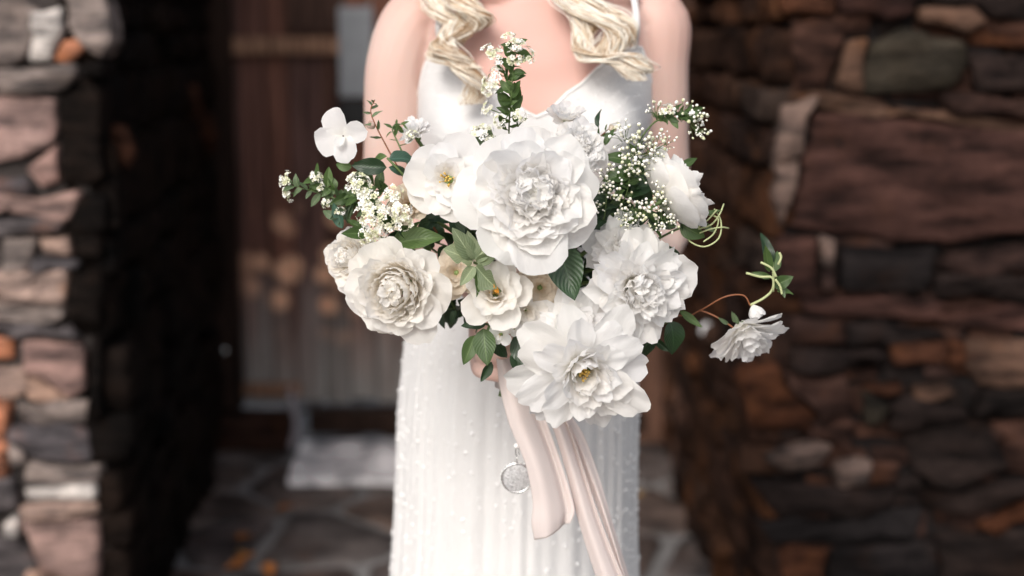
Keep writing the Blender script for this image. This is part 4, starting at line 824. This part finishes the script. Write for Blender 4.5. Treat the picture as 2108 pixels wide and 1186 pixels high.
# filler greenery in the heart of the bouquet
fill = [((1090, 560), (960, 470), 'behind the flat open rose'), ((1090, 560), (1010, 560), 'deep behind the half open rose'), ((1100, 560), (1240, 440), 'deep behind the right side of the largest peony'), ((1100, 600), (1350, 500), 'behind the fluffy right peony'),
        ((1080, 620), (900, 640), 'behind the garden rose, low'), ((1080, 640), (1130, 700), 'behind the lowest peony'), ((1080, 560), (800, 470), 'behind the spirea sprig'), ((1090, 540), (1160, 520), 'around the large dark leaf'), ((1080, 540), (870, 330), 'behind the upper left of the bouquet'), ((1100, 560), (1330, 360), 'behind the tiny buds at the right')]
for i, (a, b, wh) in enumerate(fill):
    m_ = ((a[0]+b[0])/2, (a[1]+b[1])/2, 1.60)
    sprig([(a[0], a[1]+30, 1.63), m_, (b[0], b[1], 1.575)], 'dark leafy filler branch '+wh, ('broad', 'dark_leaf', .036), 20, (), name='leafy_branch', cat='branch', seed=60+i, rad=.0018, t0=.15)

# ------------------------------------------------------------------ handle, ribbons, pendant
hd = thing('ribbon_wrap', HANDLE, 'blush ribbon wound around the bouquet stems in the bride\'s hand', 'ribbon')
hp = [HANDLE+Vector((0, 0, z)) for z in (.05, .03, .0, -.03, -.055)]
tube('binding', hp, [.019, .0175, .017, .0175, .019], M['silk'], hd, 18, off=HANDLE)
v, f = [], []
for k in range(14):
    a = k*2.4; q = .004+.010*((k*.37) % 1); p0 = HANDLE+Vector((cos(a)*q, sin(a)*q, -.05)); tube_data([p0-HANDLE, p0-HANDLE+Vector((cos(a)*.004, sin(a)*.004, -.012-.004*(k % 3)))], .0024, 6, v, f)
link('cut_stems', mesh('cut_stems', v, f), M['stem'], hd)
def ribbon(left, right, label, folds, seed, name='silk_ribbon', d_amp=.008):
    lp = catmull([P(*p) for p in left], 40); rp = catmull([P(*p) for p in right], 40)
    t = thing(name, lp[0], label, 'ribbon', 'blush silk ribbons of the bouquet'); r = random.Random(seed)
    def fn(a, b):
        i = min(int(b*40), 39); q = b*40-i; l_ = lp[i].lerp(lp[i+1], q); rr = rp[i].lerp(rp[i+1], q)
        p = l_.lerp(rr, a); fold = sum(am*exp(-((a-c0-sl*b)/wd)**2) for c0, sl, wd, am in folds)
        return p+Vector((0, -fold-.002*sin(b*5+a*2.5+seed), 0))-t.location
    me = gridmesh(fn, 24, 44, 'ribbon_band'); o = link('ribbon_band', me, M['silk'], t)
    md = o.modifiers.new('thick', 'SOLIDIFY'); md.thickness = .0007; md.offset = 0
    return t
ribbon([(1022, 735, 1.565), (1030, 800, 1.56), (1048, 870, 1.555), (1082, 955, 1.55), (1096, 1030, 1.55), (1094, 1076, 1.55), (1100, 1110, 1.553)],
       [(1060, 735, 1.565), (1098, 800, 1.56), (1126, 870, 1.56), (1156, 955, 1.56), (1176, 1020, 1.56), (1183, 1052, 1.56), (1174, 1076, 1.56)], 'shorter blush ribbon tail with a slanted cut end, hanging over the pendant', [(.30, .05, .30, .012), (.78, .05, .09, -.008)], 1)
ribbon([(1050, 735, 1.575), (1100, 800, 1.575), (1138, 880, 1.57), (1168, 980, 1.57), (1190, 1070, 1.57), (1228, 1190, 1.57), (1280, 1340, 1.57)],
       [(1072, 735, 1.575), (1132, 800, 1.575), (1172, 880, 1.57), (1206, 980, 1.57), (1236, 1070, 1.57), (1284, 1190, 1.57), (1350, 1340, 1.57)], 'longest blush ribbon running off diagonally to the lower right', [(.38, .0, .3, .009), (.86, .0, .09, -.006)], 2)
ribbon([(1080, 760, 1.585), (1140, 850, 1.585), (1180, 930, 1.585), (1216, 1010, 1.585), (1250, 1100, 1.585), (1282, 1200, 1.585), (1330, 1340, 1.585)],
       [(1110, 760, 1.59), (1172, 850, 1.59), (1204, 900, 1.59), (1236, 990, 1.59), (1262, 1080, 1.59), (1296, 1190, 1.59), (1346, 1340, 1.59)], 'narrow blush ribbon edge behind the longest ribbon', [(.5, 0, .25, .006)], 3)
# pendant
pc = P(1064, 984, 1.60); R_ = 32/F*1.6
pd = thing('round_pendant', pc, 'round clear glass locket with a beaded rim hanging from the bouquet, partly behind a ribbon', 'pendant')
v, f = [], []
ring = [Vector((cos(a)*R_, 0, sin(a)*R_)) for a in [2*pi*i/40 for i in range(41)]]
tube_data(ring, .0016, 6, v, f, False); link('rim', mesh('rim', v, f), M['silver'], pd)
v, f = [], []
for i in range(28):
    a = 2*pi*i/28; c = Vector((cos(a)*R_*1.1, 0, sin(a)*R_*1.1)); tube_data([c-Vector((0, .0012, 0)), c, c+Vector((0, .0012, 0))], [.0006, .0013, .0006], 5, v, f)
o = link('rim_beads', mesh('rim_beads', v, f), M['bead'], pd); o['kind'] = 'stuff'
def lens(a, b): q = a*.96*R_; t = b*2*pi; return Vector((cos(t)*q, -.003*(1-a*a)-.0004*sin(t*7+a*20), sin(t)*q))
link('glass_face', gridmesh(lens, 8, 32), plain('frosted crystal', (.52, .52, .53), .15, .7, sc=420, amt=.75, bump=1, bd=.003), pd)
v, f = [], []
for i in range(9):
    a = i*.0105+R_+.004; c = Vector((.0006*sin(i), 0, a)); k = [Vector((cos(t)*.002 if i % 2 else 0, 0 if i % 2 else cos(t)*.002, sin(t)*.0062))+c for t in [2*pi*j/10 for j in range(11)]]
    tube_data(k, .0006, 4, v, f, False)
link('chain', mesh('chain', v, f), M['silver'], pd)
bm = bmesh.new(); bmesh.ops.create_icosphere(bm, subdivisions=2, radius=.0036); me = bpy.data.meshes.new('pearl'); bm.to_mesh(me); bm.free()
link('pearl', me, M['bead'], pd, Matrix.Translation((0, -.002, R_+.022)))

# ------------------------------------------------------------------ bride
BY = 1.935
person = thing('person', (.01, BY, 0), 'bride in a white beaded gown with loose blonde curls, holding the bouquet', 'person')
CXT = [(0, -.002), (.6, .004), (.95, .010), (1.15, .020), (1.3, .031), (1.45, .034), (1.6, .034)]
BT = [  # z, a, b
 (.60, .13, .08), (.80, .142, .09), (.92, .148, .098), (1.0, .143, .098), (1.08, .128, .09), (1.16, .13, .092), (1.24, .143, .10), (1.30, .150, .10), (1.36, .150, .092), (1.41, .152, .078), (1.44, .140, .068), (1.462, .105, .060), (1.48, .066, .055), (1.51, .052, .052), (1.57, .050, .052)]
def torso(phi, z, off=0.0):
    a, b = interp(BT, z); cx = interp(CXT, z)[0]
    a += off; b += off
    x = a*math.copysign(abs(sin(phi))**.9, sin(phi)); y = -b*math.copysign(abs(cos(phi))**.85, cos(phi))
    for sg_ in (-1, 1):
        g_ = .78*exp(-((phi-sg_*radians(36))/radians(23))**2)*exp(-((z-1.275)/(.052 if z > 1.275 else .045))**2)*.045
        y -= g_; x += sg_*g_*.25
    return Vector((cx+x, BY+y, z))
parts_v, parts_f = [], []
def addgrid(fn, nu, nv, closed=True):
    b = len(parts_v)
    for j in range(nv+1):
        for i in range(nu): parts_v.append(fn(2*pi*i/nu-pi, j/nv))
    for j in range(nv):
        for i in range(nu):
            i2 = (i+1) % nu; parts_f.append((b+j*nu+i, b+j*nu+i2, b+(j+1)*nu+i2, b+(j+1)*nu+i))
    parts_f.append(tuple(b+i for i in reversed(range(nu)))); parts_f.append(tuple(b+nv*nu+i for i in range(nu)))
addgrid(lambda p, t: torso(p, .62+t*.95), 64, 76)
def limb(pts, rads, n=24, sides=18):
    pts = [Vector(p) for p in pts]; q = catmull(pts, n); rr = catmull([Vector((r, 0, 0)) for r in rads], n)
    tube_data(q, [v.x for v in rr], sides, parts_v, parts_f)
def ball(c, r):
    b = len(parts_v); nu, nv = 20, 12
    for j in range(nv+1):
        th_ = .05+(pi-.1)*j/nv
        for i in range(nu): parts_v.append(Vector((c[0]+r[0]*sin(th_)*cos(2*pi*i/nu), c[1]+r[1]*sin(th_)*sin(2*pi*i/nu), c[2]-r[2]*cos(th_))))
    for j in range(nv):
        for i in range(nu):
            i2 = (i+1) % nu; parts_f.append((b+j*nu+i, b+j*nu+i2, b+(j+1)*nu+i2, b+(j+1)*nu+i))
    parts_f.append(tuple(b+i for i in reversed(range(nu)))); parts_f.append(tuple(b+nv*nu+i for i in range(nu)))
# arms
hx, hy, hz = HANDLE
SHL = (-.128, BY+.005, 1.418); SHR = (.192, BY+.005, 1.418)
def hand(sg, z0):
    """sg -1: comes from image left. Fingers close around the stems"""
    wr_ = Vector((hx+sg*.040, hy+.110, z0+.045))
    zs = [z0+.030, z0+.010, z0-.011, z0-.031]; ln = [.93, 1.03, .98, .80]
    for z, k in zip(zs, ln):
        kn = Vector((hx+sg*.038, hy+.022, z)); 
        limb([wr_+Vector((0, -.01, (z-z0)*.35)), wr_.lerp(kn, .55)+Vector((0, 0, (z-z0)*.25)), kn], [.013, .0125, .0108], 8, 12)
        c_ = [kn, Vector((hx+sg*.035, hy-.008, z-.001)), Vector((hx+sg*.020, hy-.026*k-.001, z-.002)), Vector((hx-sg*.004*k, hy-.029, z-.003)), Vector((hx-sg*.024*k, hy-.020, z-.002))]
        limb(c_, [.0105, .0095, .0092, .0082, .0062], 14, 12)
    limb([wr_, wr_+Vector((-sg*.012, -.035, .022)), Vector((hx+sg*.028, hy+.034, z0+.040)), Vector((hx+sg*.0, hy+.030, z0+.046)), Vector((hx-sg*.018, hy+.022, z0+.048))], [.016, .0155, .0125, .0108, .008], 12, 14)
    ball((wr_+Vector((-sg*.01, -.045, 0))), (.016, .045, .034))
    return wr_
w1 = hand(-1, hz-.002); w2 = hand(1, hz+.075)
limb([SHL+Vector((.02, 0, .012)) if False else Vector(SHL)+Vector((.03, 0, .008)), SHL, (-.152, BY+.004, 1.36), (-.160, BY+.012, 1.27), (-.168, BY+.03, 1.12), w1+Vector((-.062, .13, .055)), w1+Vector((-.012, .035, .014)), w1], [.038, .047, .0455, .042, .038, .0385, .027, .024], 40)
limb([Vector(SHR)+Vector((-.03, 0, .008)), SHR, (.194, BY+.004, 1.36), (.200, BY+.012, 1.27), (.205, BY+.03, 1.12), w2+Vector((.062, .15, .0)), w2+Vector((.014, .035, .0)), w2], [.038, .047, .0445, .041, .038, .0385, .027, .024], 40)
# collarbones, head, legs
limb([(.034-.015, BY-.050, 1.452), (-.03, BY-.060, 1.452), (-.10, BY-.035, 1.452)], [.008, .0095, .010], 10, 8)
limb([(.034+.015, BY-.050, 1.452), (.10, BY-.060, 1.452), (.165, BY-.035, 1.452)], [.008, .0095, .010], 10, 8)
HX, HY, HZ = .034, BY-.022, 1.665
ball((HX, HY+.018, HZ+.03), (.072, .088, .088)); ball((HX, HY-.012, HZ-.035), (.056, .066, .075)); ball((HX, HY-.058, HZ-.088), (.022, .018, .018))
limb([(HX, HY-.080, HZ+.008), (HX, HY-.094, HZ-.018), (HX, HY-.098, HZ-.030)], [.007, .010, .011], 8, 10)
for s_ in (-1, 1): ball((HX+s_*.072, HY+.012, HZ-.012), (.008, .017, .028))
ball((HX, HY-.076, HZ-.060), (.022, .010, .006)); ball((HX, HY-.075, HZ-.068), (.019, .010, .006))
limb([(HX, BY, 1.50), (HX, BY-.008, 1.56), (HX, HY+.015, HZ-.03)], [.053, .051, .052], 8, 20)
for s_ in (-1, 1):
    limb([(.01+s_*.068, BY, .82), (.005+s_*.072, BY-.005, .62), (s_*.075, BY-.008, .46), (s_*.072, BY+.012, .30), (s_*.07, BY+.01, .12)], [.068, .062, .054, .050, .034], 20)
    limb([(s_*.07, BY+.015, .09), (s_*.072, BY-.06, .06), (s_*.074, BY-.14, .03)], [.034, .030, .018], 10)
bm_ = mesh('body', [p-person.location for p in parts_v], parts_f)
tmp = bpy.data.objects.new('tmp', bm_); COL.objects.link(tmp)
md = tmp.modifiers.new('r', 'REMESH'); md.mode = 'VOXEL'; md.voxel_size = .0034; md.use_smooth_shade = True
md2 = tmp.modifiers.new('s', 'SMOOTH'); md2.factor = .5; md2.iterations = 5
dg = bpy.context.evaluated_depsgraph_get(); me = bpy.data.meshes.new_from_object(tmp.evaluated_get(dg)); me.name = 'body'
bpy.data.objects.remove(tmp)
me.polygons.foreach_set('use_smooth', [True]*len(me.polygons)); me.materials.clear()
link('body', me, M['skin'], person)
for s_ in (-1, 1):
    bm = bmesh.new(); bmesh.ops.create_uvsphere(bm, u_segments=14, v_segments=10, radius=.0115); e_ = bpy.data.meshes.new('eye'); bm.to_mesh(e_); bm.free()
    link('eye', e_, M['eye'], person, Matrix.Translation(Vector((HX+s_*.031, HY-.068, HZ+.005))-person.location))
# dress
DT = [(0, .235, .235), (.3, .20, .19), (.6, .175, .145), (.75, .168, .130), (.88, .166, .124), (.98, .158, .116), (1.06, .138, .102), (1.12, .133, .098), (1.2, .142, .104)]
ZT = [(0, 1.300), (3, 1.305), (14, 1.334), (30, 1.366), (46, 1.386), (56, 1.388), (66, 1.366), (80, 1.325), (95, 1.305), (130, 1.30), (180, 1.30)]
def ztop(phi): return interp(ZT, abs(math.degrees(phi)))[0]
def dress(phi, z):
    b_ = torso(phi, max(z, .95), .0075)
    if z > 1.16: return b_
    k = min(1, (1.16-z)/.06); a, b = interp(DT, z); cx = interp(CXT, z)[0]
    q = Vector((cx+a*sin(phi), BY-b*math.copysign(abs(cos(phi))**.9, cos(phi)), z))
    lo = max(0, min(1, (1.0-z)/.6)); pl = sin(phi*46+sin(phi*7)*2)*.0013+sin(phi*27+1+sin(phi*5)*2)*.0016*lo+sin(phi*8+.4)*.0035*lo+sin(phi*13+z*2)*.0015
    nr = Vector((sin(phi), -cos(phi), 0))
    p0 = torso(phi, max(z, 1.0), .0075) if z > 1.0 else q
    p0 = Vector((p0.x, p0.y, z))
    return p0.lerp(q, k)+nr*(pl*(.35+.65*min(1, max(0, (1.1-z)/.3))))
NU = 300; rows = 130; v = []; f = []; uvs = []
for j in range(rows+1):
    t = j/rows
    for i in range(NU+1):
        phi = -pi+2*pi*i/NU; zt = ztop(phi); z = zt-(zt-.012)*t**1.25; v.append(dress(phi, z)-person.location); uvs.append((i/NU*3, z*2))
for j in range(rows):
    for i in range(NU): f.append((j*(NU+1)+i, (j+1)*(NU+1)+i, (j+1)*(NU+1)+i+1, j*(NU+1)+i+1))
dr = link('dress', mesh('dress', v, f, True, uvs), M['dress'], person)
sm = dr.modifiers.new('t', 'SOLIDIFY'); sm.thickness = .0016; sm.offset = 1
# neckline trim and straps
trim = [dress(radians(a), ztop(radians(a))) + Vector((0, -.002 if abs(a) < 90 else .002, 0)) for a in range(-180, 181, 3)]
o = tube('neckline_trim', trim, .0022, M['bead'], dr, 6, off=person.location)
for s_ in (-1, 1):
    ph_ = radians(s_*51); top = dress(ph_, ztop(ph_)); cx = .034
    xs_ = top.x
    path = [top, Vector((xs_, BY-.088, 1.415)), Vector((xs_-s_*.003, BY-.060, 1.452)), Vector((xs_-s_*.012, BY-.012, 1.470)), Vector((xs_-s_*.01, BY+.04, 1.455)), Vector((xs_-s_*.012, BY+.088, 1.36)), Vector((xs_-s_*.02, BY+.100, 1.30))]
    pts = catmull(path, 30)
    v, f = [], []
    for p in pts:
        for dx in (-.004, .004): v.append(p-person.location+Vector((dx, 0, 0)))
        for dx in (.004, -.004): v.append(p-person.location+Vector((dx, 0, 0))+ (p-Vector((xs_, BY, 1.38))).normalized()*.0025)
    for i in range(len(pts)-1):
        for k in range(4): f.append((i*4+k, i*4+(k+1) % 4, i*4+4+(k+1) % 4, i*4+4+k))
    link('strap', mesh('strap', v, f), M['dress'], dr)
# beads
rb = random.Random(8); v, f = [], []
ico = bmesh.new(); bmesh.ops.create_icosphere(ico, subdivisions=1, radius=1); iv = [x.co.copy() for x in ico.verts]; fi = [tuple(y.index for y in x.verts) for x in ico.faces]; ico.free()
def bead(p, r):
    b = len(v); v.extend(p-person.location+q*r for q in iv); f.extend(tuple(b+i for i in q) for q in fi)
for col in range(58):
    ph0 = radians(-112+col*224/57)
    z = 1.10
    while z > .30:
        z -= rb.uniform(.006, .032)
        ph_ = ph0+rb.uniform(-.015, .015); q = dress(ph_, z); bead(q+Vector((sin(ph_), -cos(ph_), 0))*.0022, rb.choice((.0010, .0012, .0014, .0016, .0021, .0028)))
for s_ in (-1, 1):      # beaded chevrons over the bust
    for line in range(7):
        for k in range(34):
            t = k/33; ph_ = s_*radians(6+line*3+t*68); zz = ztop(ph_)-.014-line*.016-(.0 if t < .6 else (t-.6)*.03)
            if zz > 1.12: bead(dress(ph_, zz)+Vector((0, -.002, 0)), rb.choice((.0010, .0013, .0017)))
bd_ = link('beading', mesh('beading', v, f), M['bead'], dr); bd_['kind'] = 'stuff'

# hair
hv, hf, huv = [], [], []
def strand(pts, r, tone):
    b = len(hv); tube_data(pts, lambda t: r*(1-.55*t*t), 4, hv, hf, False); huv.extend([(tone, .5)]*(len(hv)-b))
rh = random.Random(12)
def lock(path, width, turns, curl, n, phase=0, r=.0008, tone=(.2, 1)):
    base = [P(*p) if not isinstance(p, Vector) else p for p in path]; c = catmull(base, 44)
    for k in range(n):
        a0 = rh.uniform(0, 6.28); q0 = sqrt(rh.random())*width; ph_ = phase+rh.gauss(0, .42); pts = []; tn_ = rh.uniform(*tone)**1.4; cm = rh.uniform(.6, 1.25)
        for i, p in enumerate(c):
            t = i/44; an = ph_+t*turns*2*pi
            taper = (1-.75*t**2.2)
            off = Vector((cos(an), sin(an)*.55, 0))*curl*min(1, t*2.2+.35)*cm+Vector((noise.noise(Vector((t*5, a0, 0))), noise.noise(Vector((t*5, a0, 9)))*.5, 0))*.010
            tw_ = a0+an*.8
            pts.append((p+off+Vector((cos(tw_), sin(tw_)*.35, .35*sin(tw_+1)))*q0*taper)-person.location)
        strand(pts, r*rh.uniform(.6, 1.2), tn_)
# left side locks
top = lambda x, z, y=0: Vector((x, BY-.03+y, z))
lock([Vector((-.035, HY, HZ+.02)), Vector((-.050, HY-.02, 1.56)), (930, -30, 1.85), (950, 40, 1.825), (940, 100, 1.81), (955, 165, 1.785), (985, 215, 1.78)], .011, 2.3, .019, 190, .4, tone=(0, 1))
lock([Vector((-.03, HY-.02, HZ)), Vector((-.04, HY-.02, 1.55)), (965, -20, 1.845), (968, 40, 1.82), (930, 90, 1.805), (925, 130, 1.79)], .009, 2.6, .021, 120, 2.6, tone=(0, .7))
lock([Vector((-.035, HY, HZ-.02)), Vector((-.055, HY, 1.54)), (915, -10, 1.86), (925, 60, 1.84), (915, 112, 1.815), (960, 140, 1.79)], .010, 2.2, .018, 140, 4, tone=(0, 1))
# right side locks
lock([Vector((.098, HY, HZ+.02)), Vector((.095, HY-.02, 1.56)), (1180, -40, 1.84), (1200, 20, 1.82), (1240, 60, 1.80), (1238, 108, 1.785), (1275, 120, 1.785), (1300, 112, 1.79), (1306, 138, 1.79), (1288, 152, 1.785)], .011, 1.9, .020, 190, 1.0, tone=(0, 1))
lock([Vector((.09, HY-.02, HZ)), Vector((.085, HY-.03, 1.55)), (1150, -20, 1.84), (1170, 30, 1.82), (1190, 85, 1.80), (1220, 122, 1.785), (1255, 126, 1.785), (1282, 134, 1.79), (1300, 166, 1.785)], .009, 1.4, .014, 110, 3.0, tone=(.2, 1))
lock([Vector((.10, HY, HZ)), Vector((.11, HY-.01, 1.55)), (1230, -20, 1.845), (1262, 30, 1.82), (1268, 80, 1.80), (1262, 118, 1.79)], .009, 1.6, .019, 120, 5, tone=(0, 1))
lock([Vector((.10, HY, HZ)), Vector((.112, HY-.01, 1.55)), (1200, -30, 1.845), (1215, 40, 1.815), (1205, 95, 1.80), (1225, 115, 1.785)], .006, 1.8, .012, 60, 0, tone=(0, .6))
# crown of hair on the head
for k in range(900):
    a = rh.uniform(-pi, pi); e = rh.random()
    fa = Vector((sin(a)*.082, cos(a)*.098, 0)); 
    if cos(a) < -.35 and abs(sin(a)) < .8: fa *= 1; z1 = .06
    else: z1 = -.16-.12*rh.random()
    p = []
    for i in range(12):
        t = i/11; th_ = t*pi/2; q = Vector((fa.x*sin(th_), fa.y*sin(th_)+.012, .098*cos(th_)+.035)) if z1 > 0 else (Vector((fa.x*sin(min(1, t*2)*pi/2), fa.y*sin(min(1, t*2)*pi/2)+.012, .098*cos(min(1, t*2)*pi/2)+.035+min(0, -(t-.5)*2)*abs(z1) if t > .5 else .098*cos(min(1, t*2)*pi/2)+.035)))
        if z1 > 0 and t > .55: break
        p.append(Vector((HX, HY+.010, HZ+.002))+q*(1+.05*e)-person.location)
    strand(p, .0016, rh.uniform(0, 1))
link('hair', mesh('hair', hv, hf, True, huv), M['hair'], person)

# ------------------------------------------------------------------ fallen leaves
rl = random.Random(2)
for i, (px, py, mt, lab) in enumerate(((492, 1140, 'yellow_litter', 'yellow fallen leaf, uppermost of the little heap on the paving at lower left'), (476, 1162, 'leaf_litter', 'rust red fallen leaf at the left end of the little heap'), (508, 1166, 'leaf_litter', 'rust red fallen leaf in the middle of the little heap'),
      (548, 1160, 'leaf_litter', 'rust red fallen leaf at the right end of the little heap'), (606, 1046, 'leaf_litter', 'dull red leaf on the corner of the hexagonal flagstone'), (1392, 975, 'yellow_litter', 'yellow fallen leaf beside the foot of the right jamb'), (1325, 1016, 'yellow_litter', 'small yellow fallen leaf at the right hem of the gown'), (515, 1100, 'leaf_litter', 'faint brown leaf lying alone above the little heap'))):
    g_ = G(px, py, .012); me = leaf_mesh('leaf_blade', .6, rl.uniform(-.3, .3), .3, seed=i)
    o = link('fallen_leaf', me, M[mt], None, Matrix.Translation(g_) @ Matrix.Rotation(rl.uniform(0, 6), 4, 'Z') @ Matrix.Rotation(rl.uniform(-.3, .3), 4, 'X') @ Matrix.Scale(.065 if i != 6 else .04, 4))
    tag(o, lab, 'leaf', 'fallen leaves on the paving')
